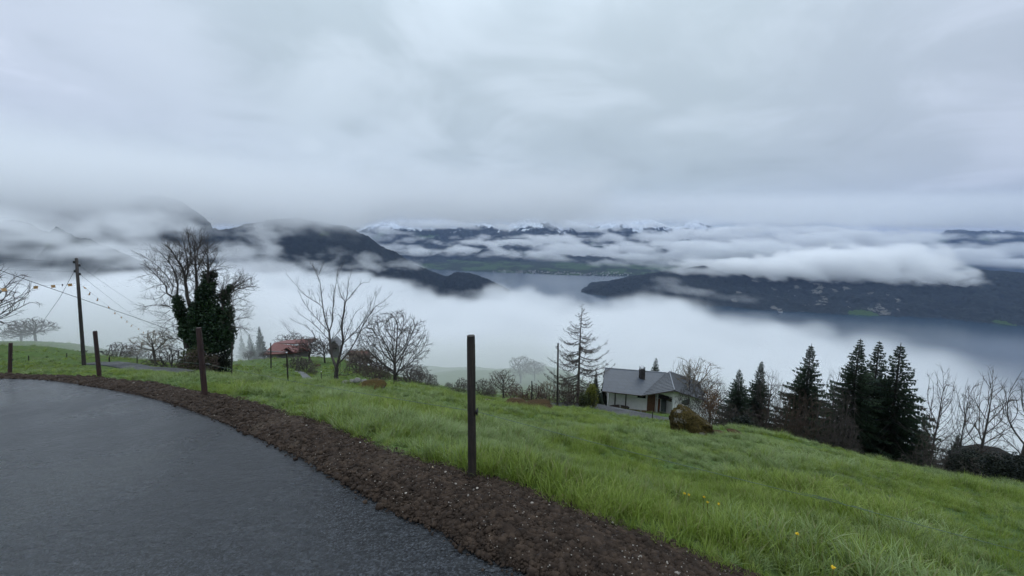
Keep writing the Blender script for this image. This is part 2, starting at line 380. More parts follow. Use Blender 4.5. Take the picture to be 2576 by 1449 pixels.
M_hillA = hill_mat('forest_hill', FOR, rock=((0.13, 0.128, 0.12), 0.60, 0.010, (1450, 2350, -190)), spots=[(2180, 788, 120, 46), (2215, 797, 90, 14), (2550, 812, 110, 20), (1500, 727, 0, 0)], scale=0.003)
M_hillB = hill_mat('forest_mountain', (0.026, 0.031, 0.031), meadow=((0.05, 0.065, 0.03), 0.68), scale=0.0035)
M_hillC = hill_mat('far_slope', (0.035, 0.042, 0.04), meadow=((0.07, 0.12, 0.05), 0.60), snow=98, scale=0.0016)
M_fore = hill_mat('lakeside_fields', (0.035, 0.045, 0.032), meadow=((0.055, 0.085, 0.04), 0.50), scale=0.004)
# wooded ridge right of the lake
ridge('hill', [(1462, 736, 3000), (1510, 722, 3000), (1560, 706, 3000), (1620, 692, 3000), (1700, 681, 2980), (1770, 670, 2960), (1830, 680, 2950), (1900, 700, 2900), (2000, 700, 2850), (2150, 690, 2750), (2300, 690, 2650), (2430, 690, 2550), (2470, 679, 2500), (2576, 690, 2400), (2800, 680, 2250), (3200, 670, 2000)],
      [60, 250, 380, 500, 640, 700, 720, 820, 900, 930, 950, 960, 980, 1000, 1000, 1000], 900, M_hillA, 'long dark wooded ridge on the right bank of the lake', amp=36, ns=700, nt_=150, seed=11, tree=9, pw=1.25, fx=170)
# mountain left of centre, running down to the lake
ridge('mountain', [(380, 640, 2800), (480, 600, 2750), (560, 575, 2700), (640, 560, 2650), (700, 552, 2600), (760, 550, 2600), (829, 563, 2600), (880, 575, 2620), (916, 594, 2650), (952, 616, 2700), (1004, 641, 2750), (1043, 665, 2800), (1083, 684, 2850), (1110, 698, 2880), (1135, 704, 2900)],
      [1300, 1300, 1300, 1300, 1300, 1250, 1200, 1150, 1100, 1000, 850, 650, 450, 350, 260], 900, M_hillB, 'dark wooded mountain sloping right to the lake, left of centre', amp=70, ns=420, nt_=150, seed=23, tree=9, fx=260)
ridge('headland', [(1112, 708, 2850), (1126, 697, 2850), (1148, 684, 2850), (1178, 686, 2850), (1210, 697, 2850), (1241, 710, 2850), (1268, 724, 2850), (1284, 734, 2850)],
      [200, 260, 320, 320, 260, 220, 150, 60], 350, M_hillB, 'small wooded knoll at the tip of the left shore', amp=14, ns=160, nt_=60, seed=31, tree=8, pw=1.6, fx=120)
ridge('mountain', [(300, 690, 2150), (400, 630, 2150), (480, 590, 2150), (540, 578, 2100), (585, 583, 2060), (628, 604, 2050), (661, 624, 2060), (702, 652, 2100), (745, 690, 2150), (780, 720, 2200)],
      700, 600, M_hillB, 'lower dark spur in front of the left mountain', amp=50, ns=240, nt_=90, seed=41, tree=8, fx=200)
ridge('mountain', [(-150, 620, 2000), (0, 560, 1950), (150, 520, 1900), (250, 505, 1850), (331, 500, 1800), (400, 495, 1800), (446, 505, 1800), (490, 530, 1820), (529, 562, 1850), (550, 605, 1900), (590, 650, 1950), (640, 700, 2000)],
      950, 700, M_hillB, 'high round shouldered mountain fading into cloud on the left', amp=60, ns=260, nt_=110, seed=51, tree=8, fx=220)
ridge('mountain', [(-900, 480, 1200), (-500, 500, 1150), (-200, 530, 1100), (0, 550, 1050), (120, 575, 1000), (220, 595, 950), (300, 620, 950), (360, 650, 1000), (430, 700, 1050)],
      560, 500, M_hillB, 'near dark mountainside half hidden by drifting mist at the left edge', amp=55, ns=240, nt_=90, seed=61, tree=6, fx=160)
# fields and slopes across the lake
ridge('hill', [(700, 655, 6400), (900, 655, 6200), (1050, 653, 6000), (1200, 655, 5600), (1350, 659, 5400), (1500, 664, 5000), (1700, 668, 4800), (1900, 672, 4700), (2200, 672, 4600)],
      [900, 900, 1000, 1000, 1100, 950, 850, 900, 900], 1500, M_fore, 'low green fields behind the town across the lake', amp=12, ns=300, nt_=60, seed=71, base=-462, pw=1.0, tree=6)
ridge('mountain', [(600, 575, 8500), (800, 570, 8300), (960, 560, 8000), (1000, 545, 8000), (1060, 552, 7950), (1100, 540, 7900), (1180, 560, 7800), (1260, 566, 7800), (1330, 545, 7800), (1400, 538, 7800), (1480, 566, 7800), (1520, 552, 7700), (1560, 546, 7700), (1640, 556, 7600), (1690, 576, 7500), (1715, 572, 7450), (1750, 553, 7400), (1785, 572, 7400), (1820, 590, 7400), (1900, 590, 7300), (2050, 600, 7200), (2200, 604, 7200), (2290, 606, 7100), (2350, 580, 7000), (2420, 582, 7000), (2576, 585, 7000), (2900, 580, 7000)],
      2400, 2000, M_hillC, 'snow streaked mountains on the horizon across the lake', amp=260, ns=900, nt_=240, seed=81, fx=800, tree=0)
ridge('mountain', [(900, 605, 7000), (1000, 600, 6900), (1100, 610, 6800), (1250, 620, 6600), (1400, 625, 6400), (1560, 618, 6300), (1700, 625, 6200), (1900, 632, 6000), (2100, 618, 6000), (2300, 630, 6000), (2500, 612, 6000), (2700, 610, 6000), (3000, 610, 6000)],
      1500, 1200, hill_mat('blue_foothill', (0.035, 0.042, 0.04), meadow=((0.06, 0.10, 0.05), 0.64), scale=0.0016), 'dark foothills below the snowy mountains', amp=130, ns=500, nt_=100, seed=91, fx=600, tree=5)

# ------------------------------------------------------------------ clouds (fog volumes filled from a computed density field)
def cloud_mat(name, dens, color=(0.925, 0.93, 0.935), g=0.0):
    m = bpy.data.materials.new(name); m.use_nodes = True; nt = m.node_tree; nt.nodes.clear()
    o = nt.nodes.new('ShaderNodeOutputMaterial'); v = nt.nodes.new('ShaderNodeVolumePrincipled')
    v.inputs['Color'].default_value = (*color, 1); v.inputs['Density'].default_value = dens; v.inputs['Anisotropy'].default_value = g
    L(nt, v.outputs[0], o.inputs['Volume']); return m
def cloud(name, mn, mxx, vox, fn, dens, label, color=(0.925, 0.93, 0.935)):
    mn = np.array(mn, float); mxx = np.array(mxx, float); vox = np.array(vox, float)
    n = np.maximum(2, np.round((mxx - mn) / vox).astype(int) + 1); mxx = mn + (n - 1) * vox
    gx, gy, gz = [mn[k] + np.arange(n[k]) * vox[k] for k in range(3)]
    X, Y, Z = np.meshgrid(gx, gy, gz, indexing='ij'); X = X.ravel().astype(np.float32); Y = Y.ravel().astype(np.float32); Z = Z.ravel().astype(np.float32)
    D = np.clip(fn(X, Y, Z), 0, None).astype(np.float32)
    # keep the box sides empty so no face is cut
    me = bpy.data.meshes.new(name); me.vertices.add(len(X)); me.vertices.foreach_set('co', np.stack([X, Y, Z], -1).ravel())
    at = me.attributes.new('dens', 'FLOAT', 'POINT'); at.data.foreach_set('value', D)
    mat = cloud_mat(name, dens, color); me.materials.append(mat)
    o = bpy.data.objects.new(name, me); COL.objects.link(o); prop(o, label, 'cloud', kind='stuff')
    g = bpy.data.node_groups.new(name, 'GeometryNodeTree')
    g.interface.new_socket('Geometry', in_out='INPUT', socket_type='NodeSocketGeometry'); g.interface.new_socket('Geometry', in_out='OUTPUT', socket_type='NodeSocketGeometry')
    gi = g.nodes.new('NodeGroupInput'); go = g.nodes.new('NodeGroupOutput'); vc = g.nodes.new('GeometryNodeVolumeCube')
    vc.inputs['Min'].default_value = tuple(mn); vc.inputs['Max'].default_value = tuple(mxx)
    for k, ax in enumerate('XYZ'): vc.inputs['Resolution ' + ax].default_value = int(n[k])
    pos = g.nodes.new('GeometryNodeInputPosition'); sx = g.nodes.new('ShaderNodeSeparateXYZ'); g.links.new(pos.outputs[0], sx.inputs[0])
    ii = []
    for k in range(3):
        a = M(g, 'MULTIPLY', M(g, 'SUBTRACT', sx.outputs[k], float(mn[k])), float(1 / vox[k])); ii.append(M(g, 'FLOOR', M(g, 'ADD', a, 0.5)))
    idx = M(g, 'ADD', M(g, 'MULTIPLY', M(g, 'ADD', M(g, 'MULTIPLY', ii[0], float(n[1])), ii[1]), float(n[2])), ii[2])
    na = g.nodes.new('GeometryNodeInputNamedAttribute'); na.data_type = 'FLOAT'; na.inputs['Name'].default_value = 'dens'
    si = g.nodes.new('GeometryNodeSampleIndex'); si.data_type = 'FLOAT'; si.domain = 'POINT'; si.clamp = True
    g.links.new(gi.outputs[0], si.inputs['Geometry']); g.links.new(na.outputs['Attribute'], si.inputs['Value']); g.links.new(idx, si.inputs['Index'])
    g.links.new(si.outputs[0], vc.inputs['Density'])
    sm = g.nodes.new('GeometryNodeSetMaterial'); sm.inputs['Material'].default_value = mat
    g.links.new(vc.outputs[0], sm.inputs[0]); g.links.new(sm.outputs[0], go.inputs[0])
    md = o.modifiers.new('volume', 'NODES'); md.node_group = g
    return o
def boxfade(X, Y, Z, mn, mxx, w):
    f = 1
    for A, a, b, ww in ((X, mn[0], mxx[0], w[0]), (Y, mn[1], mxx[1], w[1]), (Z, mn[2], mxx[2], w[2])):
        f = f * sst(a, a + ww, A) * (1 - sst(b - ww, b, A))
    return f
class Blobs:
    def __init__(s): s.b = []
    def add(s, px, py, d, w, h, dep, dens=1.0, tilt=0.0):
        s.b.append((P(px, py, d), w * d / F, h * d / F, dep, dens, tilt))
    def field(s, X, Y, Z, noise, amp, soft=0.5):
        out = np.zeros_like(X)
        for c, w, h, dep, dens, tilt in s.b:
            R_ = max(w, dep, h) * 1.7
            m = np.where((np.abs(X - c[0]) < R_) & (np.abs(Y - c[1]) < R_) & (np.abs(Z - c[2]) < h * 2.2 + abs(tilt) * w * 1.6))[0]
            if not len(m): continue
            f = np.array([c[0], c[1]]) / np.hypot(c[0], c[1]); rt = np.array([f[1], -f[0]])
            dx, dy = X[m] - c[0], Y[m] - c[1]; u = dx * rt[0] + dy * rt[1]; v = dx * f[0] + dy * f[1]; z = Z[m] - c[2] + tilt * u
            e = 1 - np.sqrt((u / w) ** 2 + (v / dep) ** 2 + (z / h) ** 2)
            out[m] = np.maximum(out[m], dens * sst(0, soft, e + amp * noise[m] - amp * .06))
        return out

# --- fog bank that fills the valley
FOG_TOP = -150.0
edge_pix = [(600, 678), (700, 688), (800, 694), (900, 694), (964, 699), (1000, 712), (1115, 726), (1280, 733), (1465, 738), (1600, 750), (1760, 768), (1900, 790), (1950, 782), (2000, 796), (2100, 820), (2200, 850), (2350, 880), (2450, 898), (2576, 918), (2800, 950)]
_e = []
for u, v in edge_pix:
    r_ = ray(u, v); p_ = r_ * (FOG_TOP / r_[2]); _e.append((math.atan2(p_[0], p_[1]), math.hypot(p_[0], p_[1])))
_e = np.array(_e)
def fog_fn(X, Y, Z):
    th = np.arctan2(X, Y); r = np.hypot(X, Y)
    re = np.interp(th, np.r_[-1.4, -0.8, _e[:, 0]], np.r_[2600, 2300, _e[:, 1]])
    Lf = 1 - sst(R(-40), R(-18), th)
    n = fbm(X / 170, Y / 170, Z / 90, 4, 3); n2 = fbm(X / 48, Y / 48, Z / 32, 3, 7) * 1.7
    top = (1 - Lf) * (FOG_TOP + 4) + Lf * np.maximum(-0.085 * r - 6, -130)
    top = top + (n * 36 + n2 * 14) * np.clip(r / 900, .4, 1.2)
    body = sst(0, 26, top - Z)
    sc_ = re / 1000; ed = sst(0, 55, (re + n * 80 * sc_ + n2 * 34 * sc_ - r) / sc_ + 20 + (top - Z) * .25)
    near = sst(240, 480, r) * (1 - Lf) + Lf * sst(90, 260, r)
    return body * ed * near * (0.75 + .25 * n)
mn, mxx = (-2100, 60, -450), (760, 2300, -5)
cloud('valley_fog', mn, mxx, (14, 14, 9), lambda X, Y, Z: fog_fn(X, Y, Z) * boxfade(X, Y, Z, mn, mxx, (40, 20, 1)), 0.022, 'dense white fog bank filling the valley above the lake')
# --- thin mist on the slope near the houses
def mist_fn(X, Y, Z):
    th = np.arctan2(X, Y); r = np.hypot(X, Y)
    Lf = 1 - sst(R(-47), R(-34), th); Rt = sst(R(2), R(18), th)
    n = fbm(X / 45, Y / 45, Z / 22, 4, 13)
    top = (-24 - np.maximum(0, r - 100) * .27) * (1 - Lf) + (-6 - .085 * r) * Lf - 22 * Rt
    a = sst(0, 22, top + n * 9 - Z); st = sst(52 + 26 * Rt, 120 + 70 * Rt, r + n * 15)
    return a * st * (0.6 + 0.9 * Lf + .3 * n) + Lf * 2.4 * sst(0, 18, -5 - .06 * r + n * 14 - Z) * sst(30, 75, r + n * 20)
mn2, mx2 = (-520, 30, -260), (420, 560, 2)
cloud('slope_mist', mn2, mx2, (7, 7, 5), lambda X, Y, Z: mist_fn(X, Y, Z) * boxfade(X, Y, Z, mn2, mx2, (60, 14, 5)), 0.016, 'thin mist drifting over the slope behind the farmhouses')

# --- wisps and cloud round the left mountains
BL = Blobs()
for a in [(310, 640, 860, 60, 18, 90, .8), (380, 655, 950, 60, 14, 90, .8), (80, 600, 900, 120, 22, 120, .8), (200, 575, 850, 60, 30, 120, .8), (260, 620, 850, 50, 22, 100, .8), (130, 560, 950, 200, 24, 160, .7), (20, 640, 820, 80, 18, 120, .8), (330, 590, 1000, 60, 24, 120, .7), (400, 560, 1400, 60, 10, 120, .5), (370, 540, 1500, 120, 12, 120, .45), (470, 590, 1500, 50, 10, 120, .5), (530, 640, 1500, 60, 14, 120, .6), (60, 560, 1050, 260, 34, 260, .55), (330, 560, 1250, 130, 26, 220, .6), (150, 640, 900, 130, 26, 160, .7), (330, 640, 1100, 110, 24, 180, .7), (60, 690, 850, 200, 34, 200, .9), (440, 620, 1300, 90, 20, 150, .6),
          (590, 640, 1700, 60, 20, 160, .7), (690, 640, 1900, 26, 44, 150, .8), (655, 590, 2200, 22, 60, 150, .8), (760, 668, 1900, 90, 16, 140, .7), (860, 672, 2100, 120, 9, 120, .7), (930, 650, 2250, 50, 14, 110, .5), (800, 640, 2100, 60, 12, 120, .4),
          (1010, 668, 2400, 50, 10, 120, .45), (1060, 678, 3300, 60, 16, 200, .7), (560, 690, 1500, 160, 26, 260, .8), (300, 700, 1200, 200, 34, 260, .9), (420, 575, 1500, 110, 18, 140, .45), (1180, 742, 1700, 110, 6, 120, .3)]:
    BL.add(*a[:6], dens=a[6])
def left_fn(X, Y, Z):
    wx = fbm(X / 200, Y / 200, Z / 120, 2, 91) * 90; wz = fbm(X / 150, Y / 150, Z / 120, 2, 92) * 70
    n = fbm((X + wx + Z * .9) / 105, (Y - wx) / 105, (Z + wz) / 62, 5, 17, .62) * 1.15
    f = BL.field(X, Y, Z, n, 2.5, .7) 
    r = np.hypot(X, Y); th = np.arctan2(X, Y)
    zc = np.interp(th, np.radians([-60, -45, -38, -30, -22, -18]), [60, 84, 88, 66, 58, 90])
    deck = sst(0, 80, Z + n * 80 + fbm(X / 330, Y / 330, 0, 3, 57) * 110 - zc) * sst(1100, 1900, r) * (.26 + .2 * (1 - sst(R(-42), R(-30), th)))
    return np.maximum(f, deck)
mn3, mx3 = (-3000, 500, -330), (500, 3300, 330)
cloud('mountain_cloud', mn3, mx3, (16, 18, 9), lambda X, Y, Z: left_fn(X, Y, Z) * boxfade(X, Y, Z, mn3, mx3, (150, 60, 110)), 0.012, 'torn grey wisps of cloud around the left mountains', (.99, .99, .99))

# --- banks of cloud lying across the far valley
BC = Blobs()
for a in [(1120, 568, 6900, 130, 9, 300, .6), (1450, 572, 6900, 60, 12, 300, .8), (1460, 592, 6700, 110, 6, 300, .5), (1250, 572, 7000, 40, 8, 300, .5), (1620, 566, 7000, 60, 7, 300, .5), (950, 590, 6500, 90, 14, 300, .35), (1700, 590, 6700, 90, 8, 300, .4), (1200, 630, 6100, 200, 7, 300, 1), (1400, 640, 5700, 300, 9, 300, 1), (1750, 645, 5300, 260, 18, 400, 1), (1620, 600, 6600, 200, 10, 300, .8), (2100, 640, 5000, 160, 14, 300, 1), (1300, 615, 6200, 120, 9, 300, 1), (1560, 646, 5600, 560, 12, 500, 1), (1500, 634, 6000, 330, 17, 500, 1), (1650, 620, 6300, 190, 20, 400, .9), (1250, 612, 6300, 160, 8, 300, .9), (1330, 598, 6600, 150, 8, 300, .8), (1850, 640, 5200, 300, 24, 500, 1), (1420, 604, 6300, 110, 10, 300, .8),
          (2000, 612, 6000, 220, 26, 500, 1), (1760, 600, 6400, 150, 20, 400, .8), (1900, 588, 7000, 260, 14, 400, .8), (2200, 596, 6500, 200, 8, 300, .7), (2500, 630, 5200, 140, 14, 300, .8), (2560, 660, 4300, 160, 14, 300, 1), (2420, 650, 4600, 120, 10, 300, .9),
          (1700, 668, 4300, 170, 11, 260, 1), (1860, 672, 3900, 200, 16, 300, 1), (1050, 604, 6500, 60, 8, 200, .6), (1000, 620, 6000, 60, 7, 200, .5), (1130, 640, 6000, 180, 5, 260, .9), (1480, 578, 7200, 130, 7, 300, .6), (1600, 592, 6900, 80, 5, 300, .4), (2300, 640, 4800, 200, 16, 300, .9)]:
    BC.add(*a[:4], a[4] * 1.25, a[5], dens=a[6])
def far_fn(X, Y, Z):
    wx = fbm(X / 500, Y / 500, Z / 250, 2, 93) * 160
    n = fbm((X + wx + Z * 1.2) / 290, (Y - wx) / 330, (Z + wx * .3) / 115, 5, 27, .62) * 1.1
    f = BC.field(X, Y, Z, n, 1.55, .55)
    zc = np.interp(np.arctan2(X, Y), np.radians([-25, -15, 0, 10, 25, 40, 55]), [200, 260, 300, 270, 210, 150, 140]) * np.hypot(X, Y) / 8000
    deck = sst(0, 140, Z + n * 110 + fbm(X / 900, Y / 900, 0, 3, 67) * 190 - zc) * sst(3800, 5200, Y)
    return np.maximum(f, deck * .12)
mn4, mx4 = (-3200, 3300, -400), (9500, 8600, 600)
cloud('far_cloud', mn4, mx4, (45, 45, 22), lambda X, Y, Z: far_fn(X, Y, Z) * boxfade(X, Y, Z, mn4, mx4, (300, 200, 150)), 0.011, 'white cloud banks lying across the far end of the lake', (.99, .99, .99))

# --- cloud rolling over the right hand ridge
BR = Blobs()
for a in [(1760, 690, 2800, 110, 9, 130, .35), (1860, 678, 2850, 130, 18, 200, .9), (1960, 680, 2760, 120, 26, 200, 1), (2060, 672, 2720, 120, 32, 220, 1), (2160, 668, 2680, 110, 36, 230, 1), (2250, 670, 2600, 90, 38, 230, 1), (2330, 680, 2520, 70, 36, 200, 1), (2200, 700, 2560, 130, 22, 160, .8), (2385, 705, 2440, 55, 30, 150, 1), (2420, 725, 2400, 34, 20, 100, 1), (2440, 738, 2380, 18, 12, 70, 1),
          (1700, 735, 2500, 70, 9, 120, .10), (1850, 758, 2350, 60, 9, 100, .07), (1680, 716, 2700, 40, 10, 90, .12), (1760, 742, 2500, 40, 8, 80, .16)]:
    BR.add(a[0], a[1] - 8, a[2], a[3] * 1.1, a[4] * 1.35, a[5] * 1.1, dens=a[6])
def roll_fn(X, Y, Z):
    wx = fbm(X / 180, Y / 180, Z / 120, 2, 94) * 70
    n = fbm((X + wx + Z * .8) / 80, (Y - wx) / 95, Z / 75, 5, 37, .62) * 1.1
    return BR.field(X, Y, Z, n, .82, .5)
mn5, mx5 = (900, 1500, -420), (3300, 3600, 30)
cloud('ridge_cloud', mn5, mx5, (14, 14, 9), lambda X, Y, Z: roll_fn(X, Y, Z) * boxfade(X, Y, Z, mn5, mx5, (60, 60, 20)), 0.019, 'thick roll of white cloud spilling over the right ridge', (.99, .99, .99))

# --- even haze
def haze():
    a = (-17000, -3000, -531); b = (17000, 12500, 700)
    V = [(x, y, z) for x in (a[0], b[0]) for y in (a[1], b[1]) for z in (a[2], b[2])]
    Fc = [(0, 1, 3, 2), (4, 6, 7, 5), (0, 4, 5, 1), (2, 3, 7, 6), (0, 2, 6, 4), (1, 5, 7, 3)]
    prop(mesh_ob('haze', V, Fc, cloud_mat('haze', 4.0e-5, (0.42, 0.58, 0.95))), 'thin blue haze in the air over the whole valley', 'haze', kind='stuff')
haze()
# ================================================================== PART 2: near things
rng = random.Random(7)
nprg = np.random.default_rng(5)
# ------------------------------------------------------------------ asphalt road, soil verge
def strip(name, A, B, mat, label, cat, lift, nl=1, kind='structure', zfun=None, sub=1, thick=None):
    A = np.array(A); B = np.array(B); n = len(A)
    t = np.linspace(0, n - 1, (n - 1) * sub + 1)
    Ai = np.stack([np.interp(t, np.arange(n), A[:, k]) for k in range(3)], -1); Bi = np.stack([np.interp(t, np.arange(n), B[:, k]) for k in range(3)], -1)
    w = np.linspace(0, 1, nl + 1)
    V = Ai[:, None] * (1 - w)[None, :, None] + Bi[:, None] * w[None, :, None]
    if zfun is not None: V[..., 2] = zfun(V[..., 0], V[..., 1])
    V[..., 2] += lift
    m = nl + 1; i = (np.arange(len(t) - 1)[:, None] * m + np.arange(nl)[None]).ravel()
    o = mesh_ob(name, V.reshape(-1, 3), np.stack([i, i + m, i + m + 1, i + 1], -1), mat, smooth=True)
    return prop(o, label, cat, kind=kind)
def asphalt_mat(name, base=(0.036, 0.040, 0.046), rough=0.31):
    m, nt, b = new_mat(name)
    t = N(nt, 'ShaderNodeTexCoord')
    fine = N(nt, 'ShaderNodeTexVoronoi', i_Scale=95.0); L(nt, t.outputs['Object'], fine.inputs['Vector'])
    n = N(nt, 'ShaderNodeTexNoise', i_Scale=60.0, i_Detail=6.0, i_Roughness=0.7); L(nt, t.outputs['Object'], n.inputs['Vector'])
    mp = N(nt, 'ShaderNodeMapping'); mp.inputs['Rotation'].default_value = (0, 0, R(38)); mp.inputs['Scale'].default_value = (1.0, 3.0, 1.0); L(nt, t.outputs['Object'], mp.inputs[0])
    rp = N(nt, 'ShaderNodeTexNoise', i_Scale=6.5, i_Detail=7.0, i_Roughness=0.65, i_Distortion=0.5); L(nt, mp.outputs[0], rp.inputs['Vector'])
    big = N(nt, 'ShaderNodeTexNoise', i_Scale=0.45, i_Detail=4.0, i_Roughness=0.55); L(nt, t.outputs['Object'], big.inputs['Vector'])
    sc3 = N(nt, 'ShaderNodeSeparateXYZ'); L(nt, fine.outputs['Color'], sc3.inputs[0])
    c = ramp(nt, M(nt, 'ADD', M(nt, 'MULTIPLY', n.outputs[0], .5), M(nt, 'MULTIPLY', sc3.outputs[0], .5)), [(0.3, tuple(v * .4 for v in base)), (0.55, base), (0.8, tuple(v * 2.6 for v in base))])
    c = mixc(nt, ramp(nt, big.outputs[0], [(0.45, (0, 0, 0)), (0.7, (.6, .6, .6))]), c, tuple(v * .55 for v in base))
    ea = N(nt, 'ShaderNodeAttribute', attribute_name='edge'); c = mixc(nt, M(nt, 'MULTIPLY', ea.outputs['Fac'], .75), c, tuple(v * 1.9 for v in base))
    L(nt, c, b.inputs['Base Color'])
    rr = M(nt, 'ADD', M(nt, 'MULTIPLY', rp.outputs[0], 0.22), M(nt, 'MULTIPLY', ramp(nt, big.outputs[0], [(.38, (0, 0, 0)), (.62, (1, 1, 1))]), 0.22)); L(nt, M(nt, 'ADD', rr, rough - 0.25), b.inputs['Roughness'])
    b.inputs['Specular IOR Level'].default_value = 0.6
    b1 = N(nt, 'ShaderNodeBump'); b1.inputs['Strength'].default_value = 0.9; b1.inputs['Distance'].default_value = 0.008; L(nt, fine.outputs['Distance'], b1.inputs['Height'])
    b2 = N(nt, 'ShaderNodeBump'); b2.inputs['Strength'].default_value = 0.8; b2.inputs['Distance'].default_value = 0.13; L(nt, rp.outputs[0], b2.inputs['Height']); L(nt, b1.outputs[0], b2.inputs['Normal'])
    L(nt, b2.outputs[0], b.inputs['Normal']); return m
M_asph = asphalt_mat('wet_asphalt')
def road():
    inner = [on_plane(*ROAD_EDGE[0])]
    E = np.array(RE); E = np.vstack([E, E[-1] + (E[-1] - E[-3]) * 1.5, E[-1] + (E[-1] - E[-3]) * 4]); n = len(E); E[:, 2] = plane_z(E[:, 0], E[:, 1])
    IN = []
    for k, e in enumerate(E):
        x, y = (-14 - 1.2 * (n - k), -5.5) if k < n * .5 else (-14 + (k - n * .5) * 1.7, -5.5)
        IN.append((x, y, plane_z(x, y)))
    IN = np.array(IN)
    # wavy broken asphalt edge
    sub = 14; t = np.linspace(0, n - 1, (n - 1) * sub + 1)
    Ei = np.stack([np.interp(t, np.arange(n), E[:, k]) for k in range(3)], -1)
    # smooth the outline
    k = np.hanning(17); k /= k.sum()
    for c in range(2): Ei[8:-8, c] = np.convolve(Ei[:, c], k, 'valid')
    Ei[:, 0] += fbm(t * 1.3, 0, 0, 3, 2) * .018; Ei[:, 1] += fbm(t * 1.3, 5, 0, 3, 2) * .018
    Ii = np.stack([np.interp(t, np.arange(n), IN[:, k]) for k in range(3)], -1)
    w = np.concatenate([np.linspace(0, .03, 8), np.linspace(0.07, 1, 40) ** 1.25])
    V = Ei[:, None] * (1 - w)[None, :, None] + Ii[:, None] * w[None, :, None]
    V[..., 2] = plane_z(V[..., 0], V[..., 1]) + np.minimum(0, (w[None] * 0)) 
    edge = V[:, :1].copy(); edge[..., 2] -= 0.07
    V = np.concatenate([edge, V], 1); m = V.shape[1]
    i = (np.arange(len(t) - 1)[:, None] * m + np.arange(m - 1)[None]).ravel()
    ro_ = mesh_ob('road', V.reshape(-1, 3), np.stack([i, i + m, i + m + 1, i + 1], -1), M_asph, smooth=False)
    de = np.hypot(V[..., 0] - V[:, :1, 0], V[..., 1] - V[:, :1, 1]); ev = np.exp(-(de / .10) ** 2) * np.clip(.35 + .5 * fbm(V[..., 0] * 3, V[..., 1] * 3, 0, 3, 3), 0, 1)
    at = ro_.data.attributes.new('edge', 'FLOAT', 'POINT'); at.data.foreach_set('value', ev.ravel().astype(np.float32))
    prop(ro_, 'wet dark grey asphalt road curving away to the left', 'road', kind='structure')
    return Ei
ROADLINE = road()
def soil_mat():
    m, nt, b = new_mat('wet_soil')
    t = N(nt, 'ShaderNodeTexCoord')
    n = N(nt, 'ShaderNodeTexNoise', i_Scale=14.0, i_Detail=9.0, i_Roughness=0.7); L(nt, t.outputs['Object'], n.inputs['Vector'])
    g = N(nt, 'ShaderNodeTexNoise', i_Scale=1.1, i_Detail=5.0, i_Roughness=0.6); L(nt, t.outputs['Object'], g.inputs['Vector'])
    c = ramp(nt, n.outputs[0], [(0.3, (0.013, 0.0085, 0.006)), (0.5, (0.036, 0.0235, 0.0165)), (0.72, (0.082, 0.055, 0.038))])
    c = mixc(nt, ramp(nt, g.outputs[0], [(0.56, (0, 0, 0)), (0.68, (.5, .5, .5))]), c, (0.10, 0.075, 0.055))
    L(nt, c, b.inputs['Base Color']); b.inputs['Roughness'].default_value = 0.8; b.inputs['Specular IOR Level'].default_value = 0.18
    bp = N(nt, 'ShaderNodeBump'); bp.inputs['Strength'].default_value = 0.8; bp.inputs['Distance'].default_value = 0.02; L(nt, n.outputs[0], bp.inputs['Height']); L(nt, bp.outputs[0], b.inputs['Normal'])
    return m
M_soil = soil_mat()
def interp_poly(E, t):
    seg = np.r_[0, np.cumsum(np.linalg.norm(np.diff(E, axis=0), axis=1))]
    return np.stack([np.interp(t * seg[-1], seg, E[:, k]) for k in range(3)], -1)
def verge():
    # parameter by road-edge image column so both edges stay matched
    tt = np.linspace(0, 1, 900)
    A = interp_poly(ROADLINE, tt ** 1.0)
    # for every A find the nearest point of the grass edge by matching fraction of azimuth
    thA = np.arctan2(A[:, 0], A[:, 1]); G = interp_poly(np.vstack([GE, GE[-1] + (GE[-1] - GE[-3]) * 3]), np.linspace(0, 1, 4000)); 
    B = np.empty_like(A); j0 = 0
    for k in range(len(A)):
        d = np.hypot(G[:, 0] - A[k, 0], G[:, 1] - A[k, 1]); B[k] = G[np.argmin(d)]
    k = np.hanning(61); k /= k.sum()
    for c in range(2):
        B[:, c] = np.convolve(np.pad(B[:, c], 30, mode='edge'), k, 'valid')
    w = np.linspace(-0.04, 1.25, 110)
    V = A[:, None] * (1 - w)[None, :, None] + B[:, None] * w[None, :, None]
    X, Y = V[..., 0], V[..., 1]
    Z = H(X, Y)
    ww = np.clip(w, 0, 1)[None]
    env = np.sin(np.pi * np.clip(w, 0.02, 1)) [None]
    Z = Z + 0.008 + env * .018 + (fbm(X * 7, Y * 7, 0, 3, 3) * .022 + np.abs(fbm(X * 17, Y * 17, 0, 3, 4)) * .05 + fbm(X * 40, Y * 40, 0, 2, 5) * .008) * (0.25 + env) - np.where(w < 0, .05, 0)[None] - np.clip(w - 1.05, 0, 1)[None] * .25
    V[..., 2] = Z; m = V.shape[1]
    i = (np.arange(len(tt) - 1)[:, None] * m + np.arange(m - 1)[None]).ravel()
    prop(mesh_ob('verge', V.reshape(-1, 3), np.stack([i, i + m, i + m + 1, i + 1], -1), M_soil, smooth=True), 'strip of dark brown turned soil between the asphalt and the grass', 'verge', kind='structure')
    return A, B
VA, VB = verge()

